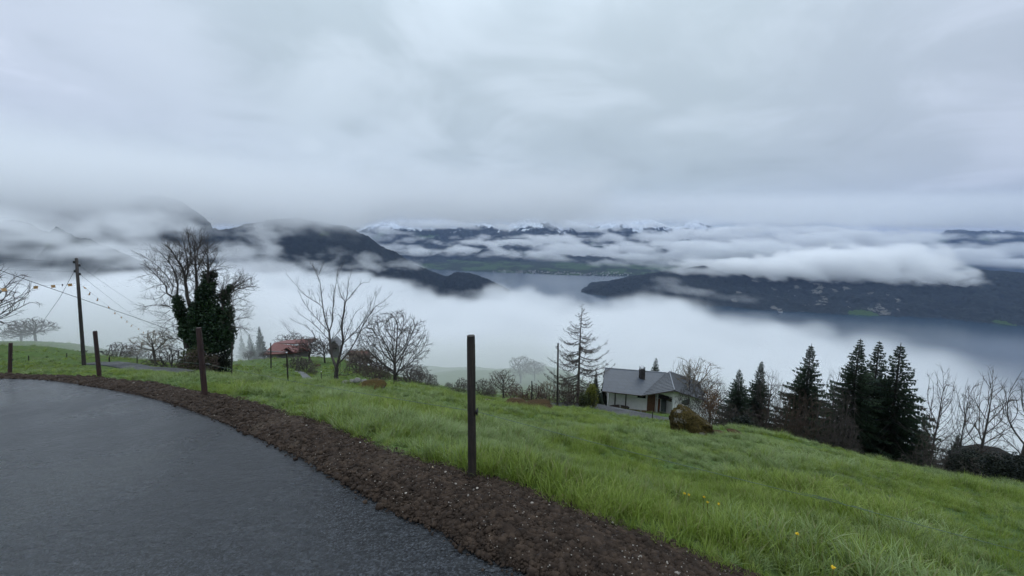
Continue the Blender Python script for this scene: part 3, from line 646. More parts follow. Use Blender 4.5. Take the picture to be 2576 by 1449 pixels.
def ico(sub=1):
    import bmesh
    bm = bmesh.new(); bmesh.ops.create_icosphere(bm, subdivisions=sub, radius=1)
    V = np.array([v.co[:] for v in bm.verts]); Fc = np.array([[v.index for v in f.verts] for f in bm.faces]); bm.free(); return V, Fc
ICO1 = ico(1); ICO2 = ico(2); ICO3 = ico(3)
def rocks_mesh(pos, size, seed, flat=0.7, base=ICO1):
    V0, F0 = base; n = len(pos); r = np.random.default_rng(seed)
    ang = r.random(n) * 6.28; ca, sa = np.cos(ang), np.sin(ang)
    sc = np.stack([size * r.uniform(.7, 1.3, n), size * r.uniform(.7, 1.3, n), size * flat * r.uniform(.6, 1.2, n)], -1)
    jit = 1 + r.uniform(-.28, .28, (n, len(V0)))
    V = V0[None] * jit[..., None] * sc[:, None]
    X = V[..., 0] * ca[:, None] - V[..., 1] * sa[:, None]; Y = V[..., 0] * sa[:, None] + V[..., 1] * ca[:, None]
    V = np.stack([X, Y, V[..., 2]], -1) + pos[:, None]
    Fq = (F0[None] + (np.arange(n) * len(V0))[:, None, None]).reshape(-1, 3)
    return V.reshape(-1, 3), Fq
def clods():
    n = 60000; r = np.random.default_rng(3); wt_ = 1 / (np.hypot(VA[:, 0], VA[:, 1]) ** 2.0 + .5) * (VA[:, 1] > .6); wt_ /= wt_.sum()
    k = r.choice(len(VA), n, p=wt_); w = r.uniform(0.0, 1.08, n)
    p = VA[k] * (1 - w)[:, None] + VB[k] * w[:, None]
    p[:, :2] += r.normal(0, .03, (n, 2))
    p[:, 2] = H(p[:, 0], p[:, 1]) + 0.012 + np.sin(np.pi * np.clip(w, 0, 1)) * .035
    sz = r.uniform(.004, .012, n) * (1 + (r.random(n) > .93) * 1.6) * (.7 + .12 * np.hypot(p[:, 0], p[:, 1]))
    V, Fq = rocks_mesh(p, sz, 4, .8)
    prop(mesh_ob('soil_clods', V, Fq, M_soil), 'loose crumbs of dark soil scattered over the verge', 'soil', kind='stuff')
    m = 900; k = r.choice(len(VA), m, p=wt_); w = r.uniform(0.0, 1.0, m)
    p = VA[k] * (1 - w)[:, None] + VB[k] * w[:, None]; p[:, :2] += r.normal(0, .03, (m, 2))
    p[:, 2] = H(p[:, 0], p[:, 1]) + 0.028 + np.sin(np.pi * np.clip(w, 0, 1)) * .035
    V, Fq = rocks_mesh(p, r.uniform(.0022, .005, m) * (1 + (r.random(m) > .94) * 1.3) * (.7 + .12 * np.hypot(p[:, 0], p[:, 1])), 5, .6)
    prop(mesh_ob('gravel', V, Fq, plain('pale_stone', (0.24, 0.21, 0.18), .8, .7, 9)), 'small pale stones scattered in the dark soil', 'gravel', kind='stuff')
clods()

# ------------------------------------------------------------------ grass
def grass_mat(name, c0, c1, c2, rough=0.42):
    m, nt, b = new_mat(name)
    oi = N(nt, 'ShaderNodeObjectInfo'); at = N(nt, 'ShaderNodeAttribute', attribute_name='tip')
    g = N(nt, 'ShaderNodeNewGeometry'); n = N(nt, 'ShaderNodeTexNoise', i_Scale=0.5, i_Detail=4.0, i_Roughness=0.6); L(nt, g.outputs['Position'], n.inputs['Vector'])
    nq = N(nt, 'ShaderNodeTexNoise', i_Scale=2.4, i_Detail=3.0); L(nt, g.outputs['Position'], nq.inputs['Vector'])
    f = M(nt, 'ADD', M(nt, 'MULTIPLY', oi.outputs['Random'], 0.45), M(nt, 'SUBTRACT', M(nt, 'ADD', M(nt, 'MULTIPLY', n.outputs[0], 0.75), M(nt, 'MULTIPLY', nq.outputs[0], 0.6)), 0.36))
    base = ramp(nt, f, [(0.25, c0), (0.5, c1), (0.8, c2)])
    col = mixc(nt, M(nt, 'MULTIPLY', at.outputs['Fac'], 0.35), base, (0.26, 0.31, 0.06))
    isl = M(nt, 'GREATER_THAN', g.outputs['Random Per Island'], 0.90)
    col = mixc(nt, M(nt, 'MULTIPLY', isl, 0.7), col, (0.24, 0.21, 0.10))
    L(nt, col, b.inputs['Base Color']); b.inputs['Roughness'].default_value = rough; b.inputs['Specular IOR Level'].default_value = 0.4
    tr = N(nt, 'ShaderNodeBsdfTranslucent'); L(nt, col, tr.inputs[0]); ms = N(nt, 'ShaderNodeMixShader'); ms.inputs[0].default_value = 0.3
    L(nt, b.outputs[0], ms.inputs[1]); L(nt, tr.outputs[0], ms.inputs[2]); L(nt, ms.outputs[0], nt.nodes['Material Output'].inputs[0]); return m
M_grass = grass_mat('grass_blade', (0.060, 0.100, 0.014), (0.155, 0.235, 0.030), (0.28, 0.355, 0.075))
M_grassb = grass_mat('blue_grass_blade', (0.065, 0.11, 0.03), (0.145, 0.22, 0.07), (0.26, 0.34, 0.15), .35)
def clump(seed, n=46, h=0.22, rad=0.11, wid=0.0034, mat=None, arch=1.0):
    r = np.random.default_rng(seed); Vs, Fs, T = [], [], []; ns = 5
    for k in range(n):
        a = r.random() * 6.283; b0 = r.random() ** .5 * rad; px, py = b0 * math.cos(a), b0 * math.sin(a)
        a2 = a + r.normal(0, .9); hh = h * r.uniform(.55, 1.15); lean = r.uniform(.15, .75) * arch; w = wid * r.uniform(.6, 1.4); pa = a2 + 1.57 + r.normal(0, .5)
        base = len(Vs)
        for s in range(ns + 1):
            t = s / ns; out = hh * lean * t ** 1.8; z = hh * (t - lean * .42 * t ** 3); ww = w * (1 - t ** 2.2) if s < ns else w * .04
            x, y = px + out * math.cos(a2), py + out * math.sin(a2)
            Vs.append((x - ww * math.cos(pa), y - ww * math.sin(pa), z)); Vs.append((x + ww * math.cos(pa), y + ww * math.sin(pa), z)); T += [t, t]
        for s in range(ns): Fs.append((base + 2 * s, base + 2 * s + 1, base + 2 * s + 3, base + 2 * s + 2))
    me = bpy.data.meshes.new('grass_tuft'); me.from_pydata(Vs, [], Fs); me.materials.append(mat or M_grass)
    at = me.attributes.new('tip', 'FLOAT', 'POINT'); at.data.foreach_set('value', np.array(T, np.float32))
    me.polygons.foreach_set('use_smooth', np.ones(len(Fs), bool)); me.update()
    return bpy.data.objects.new('grass_tuft', me)
CLUMPS = [clump(1), clump(2, 40, .25, .10, .0036), clump(3, 60, .17, .13, .0030), clump(4, 50, .22, .07, .0036, M_grassb, 1.4), clump(5, 60, .20, .15, .0032, None, .8), clump(6, 44, .27, .07, .0036, M_grassb, 1.2)]
def scatter(name, pts, rot, scl, idx, variants, label, cat, tilt=None):
    me = bpy.data.meshes.new(name); n = len(pts); me.vertices.add(n); me.vertices.foreach_set('co', np.asarray(pts, np.float32).ravel())
    for nm, ty, a in (('rz', 'FLOAT', rot), ('sc', 'FLOAT', scl)):
        at = me.attributes.new(nm, ty, 'POINT'); at.data.foreach_set('value', np.asarray(a, np.float32))
    at = me.attributes.new('ix', 'INT', 'POINT'); at.data.foreach_set('value', np.asarray(idx, np.int32))
    for m in (M_grass, M_grassb): me.materials.append(m)
    o = bpy.data.objects.new(name, me); COL.objects.link(o); prop(o, label, cat, kind='stuff')
    g = bpy.data.node_groups.new(name, 'GeometryNodeTree')
    g.interface.new_socket('Geometry', in_out='INPUT', socket_type='NodeSocketGeometry'); g.interface.new_socket('Geometry', in_out='OUTPUT', socket_type='NodeSocketGeometry')
    gi = g.nodes.new('NodeGroupInput'); go = g.nodes.new('NodeGroupOutput'); jn = g.nodes.new('GeometryNodeJoinGeometry')
    def attr(nm, ty):
        a = g.nodes.new('GeometryNodeInputNamedAttribute'); a.data_type = ty; a.inputs['Name'].default_value = nm; return a.outputs['Attribute']
    cr_ = g.nodes.new('ShaderNodeCombineXYZ'); g.links.new(attr('rz', 'FLOAT'), cr_.inputs[2]); sca = attr('sc', 'FLOAT'); ia = attr('ix', 'INT')
    for k, vo in enumerate(variants):
        ob = g.nodes.new('GeometryNodeObjectInfo'); ob.inputs['Object'].default_value = vo; ob.inputs['As Instance'].default_value = True
        cmp_ = g.nodes.new('FunctionNodeCompare'); cmp_.data_type = 'INT'; cmp_.operation = 'EQUAL'; g.links.new(ia, cmp_.inputs[2]); cmp_.inputs[3].default_value = k
        ip = g.nodes.new('GeometryNodeInstanceOnPoints'); g.links.new(gi.outputs[0], ip.inputs['Points']); g.links.new(cmp_.outputs[0], ip.inputs['Selection'])
        g.links.new(ob.outputs['Geometry'], ip.inputs['Instance']); g.links.new(cr_.outputs[0], ip.inputs['Rotation']); g.links.new(sca, ip.inputs['Scale'])
        g.links.new(ip.outputs[0], jn.inputs[0])
    g.links.new(jn.outputs[0], go.inputs[0]); md = o.modifiers.new('scatter', 'NODES'); md.node_group = g
    return o
LANE1 = np.array([ground_at(px, d) for px, d in ((225, 24), (262, 21.5), (300, 20), (360, 19), (420, 18.5), (470, 18.5))])
LANE2 = np.array([ground_at(px, d) for px, d in ((1385, 52), (1430, 48.5), (1520, 47), (1600, 45), (1700, 41), (1790, 36))])
def dist_line(Lp, X, Y):
    b = np.full(X.shape, 1e9)
    for a, c in zip(Lp[:-1], Lp[1:]):
        dx, dy = c[0] - a[0], c[1] - a[1]; t = np.clip(((X - a[0]) * dx + (Y - a[1]) * dy) / (dx * dx + dy * dy), 0, 1)
        b = np.minimum(b, np.hypot(X - a[0] - t * dx, Y - a[1] - t * dy))
    return b
BROOK = np.array([ground_at(px, d) for px, d in ((745, 44), (765, 36), (785, 29), (812, 23), (845, 18.5), (872, 16.5))])
NOGRASS = []   # (x, y, r)
def grass():
    r = np.random.default_rng(11); P_, S_, I_ = [], [], []
    bands = [(1.2, 3, 230, .85), (3, 6, 150, .95), (6, 11, 75, 1.1), (11, 20, 28, 1.3), (20, 34, 9, 1.5), (34, 60, 2.2, 1.9), (60, 120, .5, 2.6)]
    for r0, r1, dens, sc in bands:
        a0, a1 = R(-60), R(62); n = int(.5 * (a1 - a0) * (r1 * r1 - r0 * r0) * dens)
        rr = np.sqrt(r.random(n) * (r1 * r1 - r0 * r0) + r0 * r0); th = r.uniform(a0, a1, n)
        X, Y = rr * np.sin(th), rr * np.cos(th)
        s = edge_side(GE, X, Y); nz = fbm(X * 1.6, Y * 1.6, 0, 3, 9) * .14
        ok = s + nz > 0.0
        pat = fbm(X * .35, Y * .35, 0, 3, 19)
        ok &= r.random(n) < np.clip(1.0 + pat * .9, .6, 1)
        ok &= dist_line(LANE1, X, Y) > 1.3; ok &= dist_line(LANE2, X, Y) > 3.1; ok &= dist_line(BROOK, X, Y) + fbm(X * 2, Y * 2, 0, 2, 4) * .3 > .35
        for (a, b, c) in NOGRASS: ok &= np.hypot(X - a, Y - b) > c
        X, Y, s = X[ok], Y[ok], s[ok]
        hz = .52 + fbm(X * .5, Y * .5, 0, 3, 29) * .9 + fbm(X * 1.9, Y * 1.9, 0, 2, 49) * .65 - .3 * np.clip(1 - s / .3, 0, 1)
        hz *= np.where(np.arctan2(X, Y) < R(-38), .6, 1.0)
        P_.append(np.stack([X, Y, H(X, Y) - .01 + 0 * X], -1)); hz = np.clip(hz, .42, 1.5); S_.append(sc * hz * .9 * r.uniform(.75, 1.2, len(X)))
        pb = fbm(X * .45, Y * .45, 0, 3, 39)
        I_.append(np.where(pb + r.normal(0, .18, len(X)) > .13, r.choice([3, 5], len(X)), r.choice([0, 1, 2, 4], len(X))))
    Pp = np.concatenate(P_); Sc = np.concatenate(S_); Ix = np.concatenate(I_)
    # follow the bumps of the ground mesh
    rr = np.hypot(Pp[:, 0], Pp[:, 1]); dr = edge_side(RE, Pp[:, 0], Pp[:, 1]); amp = np.clip(dr / 3, 0, 1)
    X, Y = Pp[:, 0], Pp[:, 1]
    Pp[:, 2] += (fbm(X * .8, Y * .8, 0, 3, 5) * .05 + fbm(X * .16, Y * .16, 0, 3, 6) * np.clip(rr * .012, 0, .5) + fbm(X * .03, Y * .03, 0, 3, 8) * np.clip((rr - 60) * .02, 0, 4)) * amp
    print('grass tufts', len(Pp))
    scatter('grass', Pp, r.random(len(Pp)) * 6.28, Sc, Ix, CLUMPS, 'long wet green grass covering the meadow', 'grass')
# true ground height with bumps, to stand things on
def G(x, y):
    z = Hs(x, y); r = math.hypot(x, y); X = np.array([x]); Y = np.array([y]); dr = edge_side(RE, X, Y)[0]; amp = min(1, max(0, dr / 3))
    return z + float(((fbm(X * .8, Y * .8, 0, 3, 5) * .05 + fbm(X * .16, Y * .16, 0, 3, 6) * min(.5, r * .012) + fbm(X * .03, Y * .03, 0, 3, 8) * min(4, max(0, (r - 60) * .02))) * amp)[0])
def stand_tree(px, d, top, f):
    v = pix(stand(px, d))[1]
    return stand(CX + (px - CX) * (1 - f * .139 * (v - top) / F), d)
def stand(px, d, sink=0.03):
    p = ground_at(px, d); p[2] = G(p[0], p[1]) - sink; return p

# ------------------------------------------------------------------ tube builder
class Tubes:
    def __init__(s): s.V = []; s.F = []; s.n = 0
    def add(s, pts, rad, sides=4, cap=False):
        pts = np.asarray(pts, float); n = len(pts); rad = np.asarray(rad, float)
        if rad.ndim == 0: rad = np.full(n, float(rad))
        d = np.gradient(pts, axis=0); d /= np.linalg.norm(d, axis=1)[:, None] + 1e-9
        ref = np.array([0.0, 0, 1]) if abs(d[0, 2]) < .9 else np.array([1.0, 0, 0])
        u = np.cross(d, ref); u /= np.linalg.norm(u, axis=1)[:, None] + 1e-9; v = np.cross(d, u)
        a = np.arange(sides) * 2 * math.pi / sides
        ring = pts[:, None] + rad[:, None, None] * (np.cos(a)[None, :, None] * u[:, None] + np.sin(a)[None, :, None] * v[:, None])
        s.V.append(ring.reshape(-1, 3))
        i = (np.arange(n - 1)[:, None] * sides + np.arange(sides)[None]); j = (np.arange(n - 1)[:, None] * sides + (np.arange(sides)[None] + 1) % sides)
        s.F.append(np.stack([i, j, j + sides, i + sides], -1).reshape(-1, 4) + s.n)
        if cap and sides == 4: s.F.append(np.array([[0, 1, 2, 3]]) + s.n + (n - 1) * 4)
        s.n += n * sides
    def build(s, name, mat, parent=None, origin=None, smooth=True):
        V = np.concatenate(s.V); 
        if origin is not None: V = V - np.asarray(origin)
        return mesh_ob(name, V, np.concatenate(s.F), mat, parent, smooth=smooth)
def tree_empty(name, base, label, cat='tree', group=None): return empty(name, base, label, cat, group)

def unit(v): return v / (np.linalg.norm(v) + 1e-9)
def wander(p, d, Ln, n, r, wob=.12, up=0.0, grav=0.0):
    pts = [p]; d = unit(d)
    for k in range(n):
        d = unit(d + r.normal(0, wob, 3) + np.array([0, 0, up - grav * (k + 1) / n])); p = p + d * Ln / n; pts.append(p)
    return np.array(pts), d
def grow(T, r, p, d, Ln, rad, lev, cfg):
    """one branch with its side branches; cfg: list per level of dict(n, len, ang, up, wob, sides)"""
    c = cfg[lev]; n = c.get('seg', 4); pts, dl = wander(p, d, Ln, n, r, c.get('wob', .12), c.get('up', .05), c.get('grav', 0))
    end = rad * c.get('taper', .35); T[min(lev, 1) if len(T) > 1 else 0].add(pts, np.linspace(rad, end, n + 1), c.get('sides', 4 if lev < 2 else 3))
    if lev + 1 >= len(cfg): return
    k = cfg[lev + 1]; m = int(k['n'] * r.uniform(.75, 1.25) + .5)
    for q in range(m):
        t = k.get('t0', .25) + (1 - k.get('t0', .25)) * (q + r.random()) / m; t = min(t, .999); f = t * n; i = int(f)
        b = pts[i] + (pts[min(i + 1, n)] - pts[i]) * (f - i); dd = unit(pts[min(i + 1, n)] - pts[i])
        s = unit(np.cross(dd, r.normal(0, 1, 3))); a = k['ang'] * r.uniform(.6, 1.25)
        nd = dd * math.cos(a) + s * math.sin(a)
        if k.get('flat'): nd[2] *= k['flat']
        rl = Ln * k['len'] * r.uniform(.6, 1.2) * (1.15 - .55 * t)
        grow(T, r, b, nd, rl, (rad + (end - rad) * t) * k.get('rr', .55), lev + 1, cfg)
# ------------------------------------------------------------------ bare tree prototypes grown by space colonisation
def colonise(seed, att, roots, step, infl, kill, up=.12, wob=.1, iters=260, cap=4200, outw=.45):
    r = np.random.default_rng(seed); nodes = [np.array(p, float) for p, par in roots]; par = [q for p, q in roots]
    nch = {}
    A = att.copy(); nd = np.full(len(A), 1e9); ni = np.zeros(len(A), int); new = list(range(len(nodes)))
    for it in range(iters):
        NP = np.array([nodes[k] for k in new])
        d = np.linalg.norm(A[:, None] - NP[None], axis=2) if len(A) else np.zeros((0, 1)); j = d.argmin(1); dm = d[np.arange(len(A)), j]; b = dm < nd
        nd = np.where(b, dm, nd); ni = np.where(b, np.array(new)[j], ni)
        keep = nd > kill; A, nd, ni = A[keep], nd[keep], ni[keep]
        if not len(A) or len(nodes) > cap: break
        act = nd < infl
        if not act.any(): act = nd <= nd.min() + 1e-6
        acc = {}; full = np.array([nch.get(int(k), 0) >= 3 for k in ni]); stuck = act & full
        if stuck.any():
            kp = ~stuck; A, nd, ni, act = A[kp], nd[kp], ni[kp], act[kp]
            nd = np.full(len(A), 1e9) if not len(A) else nd
        for k, a in zip(ni[act], A[act]):
            v = unit(a - nodes[k]); pv = unit(nodes[k] - nodes[par[k]]) if par[k] >= 0 else np.array([0, 0, 1.0])
            if v @ pv < -.05: v = v * .02
            acc.setdefault(int(k), np.zeros(3)); acc[int(k)] += v
        new = []
        if not acc: break
        for k, v in acc.items():
            prev = unit(nodes[k] - nodes[par[k]]) if par[k] >= 0 else np.array([0, 0, 1.0])
            q_ = nodes[k] * np.array([1, 1, .5]); q_ = q_ / (np.linalg.norm(q_) + .5); v = unit(unit(v) + prev * 1.0 + q_ * outw + r.normal(0, wob, 3) + np.array([0, 0, up])); p = nodes[k] + v * step
            nodes.append(p); par.append(k); new.append(len(nodes) - 1); nch[k] = nch.get(k, 0) + 1
    return np.array(nodes), np.array(par)
def skeleton_tubes(nodes, par, rmin, expo, split, rmax=None, taper_tip=True):
    n = len(nodes); ch = [[] for _ in range(n)]
    for k in range(n):
        if par[k] >= 0: ch[par[k]].append(k)
    rad = np.zeros(n)
    for k in range(n - 1, -1, -1):
        rad[k] = rmin if not ch[k] else max(rmin, sum(rad[c] ** expo for c in ch[k]) ** (1 / expo))
    if rmax: 
        m = max(rad); rad = np.where(rad > rmin, rmin + (rad - rmin) * (rmax - rmin) / (m - rmin), rad)
    T0, T1 = Tubes(), Tubes(); starts = [k for k in range(n) if par[k] < 0]; stack = [(s, None) for s in starts]
    while stack:
        k, pk = stack.pop(); path = [k] if pk is None else [pk, k]
        while ch[path[-1]]:
            c = sorted(ch[path[-1]], key=lambda q: -rad[q]); 
            for q in c[1:]: stack.append((q, path[-1]))
            path.append(c[0])
        if len(path) < 2: continue
        pts = nodes[path]; rr = rad[path].copy(); 
        if pk is not None: rr[0] = min(rr[0], rad[path[1]])
        if taper_tip: rr = rr * np.where(np.arange(len(rr)) >= len(rr) - 2, .7, 1); rr[-1] *= .4
        if len(pts) > 3:
            pts = pts.copy()
            for _s in range(3): pts[1:-1] = (pts[:-2] + pts[1:-1] * 2 + pts[2:]) / 4
        big = rr > split; m = int(big.sum())
        if m >= 2: T0.add(pts[:m + 1], rr[:m + 1], 6)
        if m < 2: m = 0
        if len(pts) - m >= 2 or m == 0:
            q = max(0, m - 0); 
            if len(pts) - q >= 2: T1.add(pts[q:], rr[q:], 3)
    return T0, T1
def crown_points(r, n, kind, W):
    out = []
    while len(out) < n:
        p = r.uniform(-1, 1, 3)
        if p @ p > 1: continue
        if r.random() > .35 + .65 * np.linalg.norm(p): continue
        if kind != 'fan' and np.linalg.norm(p) > .80 + .42 * float(fbm(*(p / (np.linalg.norm(p) + .01) * 1.7 + W), 2, 3)): continue
        x, y, z = p
        if kind == 'round': out.append((x * W, y * W, 6.3 + z * 3.7))
        elif kind == 'fan':
            z = 5.6 + z * 4.4; w = W * min(1, .35 + (z - 1.2) * .2)
            out.append((x * w, y * w, z))
        elif kind == 'tall': out.append((x * W * (.7 + .3 * (1 - abs(z))), y * W, 5.8 + z * 4.2))
        elif kind == 'low': out.append((x * W, y * W, 6.0 + z * 3.9 - .8 * (x * x + y * y)))
        elif kind == 'shrub':
            if z < -.15: continue
            out.append((x * W, y * W, .9 + (z + .15) * 7.8))
    return np.array(out)
_protos = {}
def proto(kind, seed, W, n, rmin):
    key = (kind, seed, round(W, 1), rmin)
    if key in _protos: return _protos[key]
    r = np.random.default_rng(seed); att = crown_points(r, n, kind, W)
    if kind == 'shrub':
        roots = []
        for k in range(11):
            a = r.random() * 6.28; q = r.random() ** .5 * W * .35; roots.append(((q * math.cos(a), q * math.sin(a), -.1), -1))
        nodes, par = colonise(seed, att, roots, .38, 2.6, .5, up=.14, wob=.08); ex = 2.6
    elif kind == 'fan':
        base = [((0, 0, -.2), -1)] + [((0, 0, .25 * k), k - 1) for k in range(1, 6)]
        nodes, par = colonise(seed, att, base, .34, 3.4, .42, up=.16, wob=.06); ex = 2.25
    else:
        base = [((0, 0, -.2), -1)] + [((r.normal(0, .03), r.normal(0, .03), .3 * k), k - 1) for k in range(1, 8 if kind != 'tall' else 15)]
        nodes, par = colonise(seed, att, base, .34, 2.9, .44, up=.12 if kind != 'tall' else .3, wob=.06, outw=.45 if kind != 'tall' else .12); ex = 2.35
    # extra tip twigs
    nn, pp = list(nodes), list(par); has = set(par.tolist())
    for k in range(len(nodes)):
        if par[k] < 0: continue
        leaf = k not in has
        if leaf or r.random() < .5:
            d = unit(nodes[k] - nodes[par[k]]); 
            for q in range(2 if leaf else 1):
                v = unit(d + r.normal(0, .55, 3) + [0, 0, .15]); l_ = r.uniform(.3, .6); a = nodes[k] + v * l_ * .5; nn.append(a); pp.append(k); nn.append(a + unit(v + r.normal(0, .25, 3)) * l_ * .5); pp.append(len(nn) - 2)
    nodes, par = np.array(nn), np.array(pp)
    s = 10.0 / np.percentile(nodes[:, 2], 99.8); nodes[:, 2] *= s
    T0, T1 = skeleton_tubes(nodes, par, rmin, ex, .055 if kind != 'shrub' else .06, rmax=.22 if kind not in ('shrub', 'tall') else (.09 if kind == 'shrub' else .13))
    half = np.percentile(np.abs(nodes[:, 0]), 98)
    _protos[key] = (T0, T1, half, {}); return _protos[key]
PROTO_KIND = {'round': ('round', 4.0, 1300), 'fan': ('fan', 4.2, 2200), 'tall': ('tall', 2.4, 900), 'shrub': ('shrub', 5.2, 1200), 'low': ('low', 5.5, 900)}
def bare_tree(name, px, d, top, wid, label, seed, style='round', twig=None, bark=None, cat='tree', group=None, base=None, trunk_r=None, dense=1.0, fine=False):
    b = stand_tree(px, d, top, .6) if base is None else np.array(base, float)
    u, v, dd = pix(b); Hh = (v - top) * dd / F / math.cos(PITCH) * 1.02; W = wid * dd / F
    if style == 'vase': style = 'fan'
    kind, W0, n = PROTO_KIND[style]; hpx = (v - top) / 2.516        # height in rendered pixels
    rmin = .034 if hpx < 26 else (.023 if hpx < 50 else (.015 if style != 'tall' else .012))
    if style == 'shrub' and hpx < 26: rmin = .048; W *= 1.25
    if fine: rmin = .016
    T0, T1, half, cache = proto(kind, 900 + seed % 5, W0, n, rmin)
    root = empty(name, b, label, cat, group); twig = twig or M_twig; bark = bark or M_bark
    for nm, T, m in ((('trunk' if style != 'shrub' else 'stem'), T0, bark), ('crown', T1, twig)):
        if not T.V: continue
        key = (nm, m.name)
        if key in cache: o = bpy.data.objects.new(nm, cache[key]); COL.objects.link(o); o.parent = root
        else: o = T.build(nm, m, root); cache[key] = o.data
    s = Hh / 10; sx = W * .5 / half; sx = min(max(sx, s * .45), s * 1.9); root.scale = (sx, sx, s); root.rotation_euler = (0, 0, (seed * 2.39) % 6.28)
    return root
def leaf_cloud(r, centers, radii, n, size, keep=None):
    """n small folded leaves through ellipsoids, denser towards their skins"""
    V, Fq = [], []
    centers = np.asarray(centers, float); radii = np.asarray(radii, float)
    w = radii.prod(1) ** (2 / 3); w /= w.sum(); k = r.choice(len(centers), n, p=w)
    q = r.normal(0, 1, (n, 3)); q /= np.linalg.norm(q, axis=1)[:, None]; q *= (r.random(n) ** .38)[:, None]
    q *= (1 + .25 * fbm(q[:, 0] * 2.2 + k, q[:, 1] * 2.2, q[:, 2] * 2.2, 2, 3))[:, None]
    c = centers[k] + q * radii[k]
    a = r.normal(0, 1, (n, 3)); a /= np.linalg.norm(a, axis=1)[:, None]; b = np.cross(a, r.normal(0, 1, (n, 3))); b /= np.linalg.norm(b, axis=1)[:, None]
    s = size * r.uniform(.6, 1.4, n)
    a = a * s[:, None]; b = b * (s * .55)[:, None]
    Vv = np.stack([c - a, c + b, c + a, c - b], 1).reshape(-1, 3); Ff = np.arange(4 * n).reshape(-1, 4)
    return Vv, Ff
def leafy(name, px, d, top, wid, label, seed, mat, n=3000, size=.08, cat='bush', stem_mat=None, group=None, lobes=7, twigs=True):
    b = stand(px, d); u, v, dd = pix(b); Hh = (v - top) * dd / F; W = wid * dd / F; r = np.random.default_rng(seed)
    cs, rs = [], []
    for k in range(lobes):
        a = r.random() * 6.28; q = r.random() ** .5 * .33 * W; hh = r.uniform(.3, .72) * Hh
        cs.append((q * math.cos(a), q * math.sin(a), hh)); rs.append((W * .23, W * .23, min(hh, Hh - hh) * .95 + .05))
    cs.append((0, 0, Hh * .6)); rs.append((W * .24, W * .24, Hh * .4))
    V, Fq = leaf_cloud(r, cs, rs, n, size); root = empty(name, b, label, cat, group)
    mesh_ob('foliage', V, Fq, mat, root)
    T = Tubes()
    for k in range(10):
        a = r.random() * 6.28; dv = np.array([math.cos(a) * .5, math.sin(a) * .5, 1]); pts, _ = wander(np.array([math.cos(a) * W * .08, math.sin(a) * W * .08, -.05]), dv, Hh * r.uniform(.7, 1.0), 5, r, .15); T.add(pts, np.linspace(.018 + Hh * .006, .006, 6), 4)
    T.build('stem', stem_mat or M_bark, root); return root

# ------------------------------------------------------------------ spruces
def spruce_mesh(seed, Hh=10.0, W=4.4, skirt=0.05, bare=0.0):
    r = np.random.default_rng(seed); Tr = Tubes(); V, Fq = [], []; cnt = 0
    lean = r.normal(0, .01, 2)
    Tr.add([(lean[0] * z, lean[1] * z, z) for z in np.linspace(-.3, Hh, 9)], np.linspace(Hh * .016, .012, 9), 7)
    z = Hh * skirt
    quads = []
    while z < Hh * .985:
        t = z / Hh; Lb = W * .62 * (1 - t) ** 1.02 * (1 if t > .12 else .8 + 1.6 * t) + .03; nb = int(5 + 4 * (1 - t) + r.integers(0, 3)); ph = r.random() * 6.28
        for k in range(nb):
            if r.random() < bare: continue
            a = ph + k * 6.283 / nb + r.normal(0, .18); Lk = Lb * r.uniform(.6, 1.25); n = 5; tt = np.linspace(0, 1, n + 1)
            rise = .25 * t + .02 - .08 * (1 - t); droop = .42 * (1 - t) + .05
            rad = Lk * tt; zz = z + Lk * (rise * tt - droop * tt ** 1.6 + .16 * tt ** 3)
            x, y = rad * math.cos(a) + lean[0] * z, rad * math.sin(a) + lean[1] * z; pts = np.stack([x, y, zz], -1)
            Tr.add(pts, np.linspace(.012 + Lk * .012, .004, n + 1), 3)
            side = np.array([-math.sin(a), math.cos(a), 0]); out = np.array([math.cos(a), math.sin(a), 0])
            ns = max(4, int(Lk / .13))
            for q in range(ns):
                f = (q + .6 + r.random() * .5) / (ns + .6); f = min(f, 1.0); i = min(int(f * n), n - 1); p = pts[i] + (pts[i + 1] - pts[i]) * (f * n - i)
                ln = (.11 + .30 * Lk * (1 - f) ** .8 * min(1, f * 4 + .25)) * r.uniform(.75, 1.25)
                for sg in (-1, 1):
                    dv = side * sg * .8 + out * .55 + np.array([0, 0, -.18 - .5 * (1 - t) * r.random()]); dv = dv / np.linalg.norm(dv) * ln
                    tf = .35 + .65 * min(1, (1 - t) * 3); wv = (np.array([0, 0, 1.0]) * .035 + out * .055) * tf; e = p + dv; m = p + dv * .5
                    quads.append((p, m + wv * 1.0, e, m - wv * 1.0))
                    # hanging tuft
                    if r.random() < .8 * tf:
                        hv = np.array([0, 0, -1.0]) * (.10 + .12 * r.random()) * tf + side * sg * .05; wv2 = out * .05
                        quads.append((m, m + hv * .5 + wv2, m + hv, m + hv * .5 - wv2))
            e = pts[-1]; dv = out * (.05 + .11 * (1 - t)) + np.array([0, 0, .02]); quads.append((e - dv * .5, e + side * .05, e + dv, e - side * .05))
        z += (.19 + .13 * (1 - t)) * r.uniform(.8, 1.2) * Hh / 10
    # leader
    for k in range(14):
        a = r.random() * 6.28; zz = Hh - .05 - r.random() * .45; dv = np.array([math.cos(a) * .05, math.sin(a) * .05, .05]) * (Hh - zz + .15) * 2; p = np.array([lean[0] * Hh, lean[1] * Hh, zz]); quads.append((p, p + dv * .5 + np.array([0, 0, .03]), p + dv, p + dv * .5 - np.array([0, 0, .03])))
    Q = np.array(quads); return Tr, Q.reshape(-1, 3), np.arange(len(Q) * 4).reshape(-1, 4)
_sp = {}
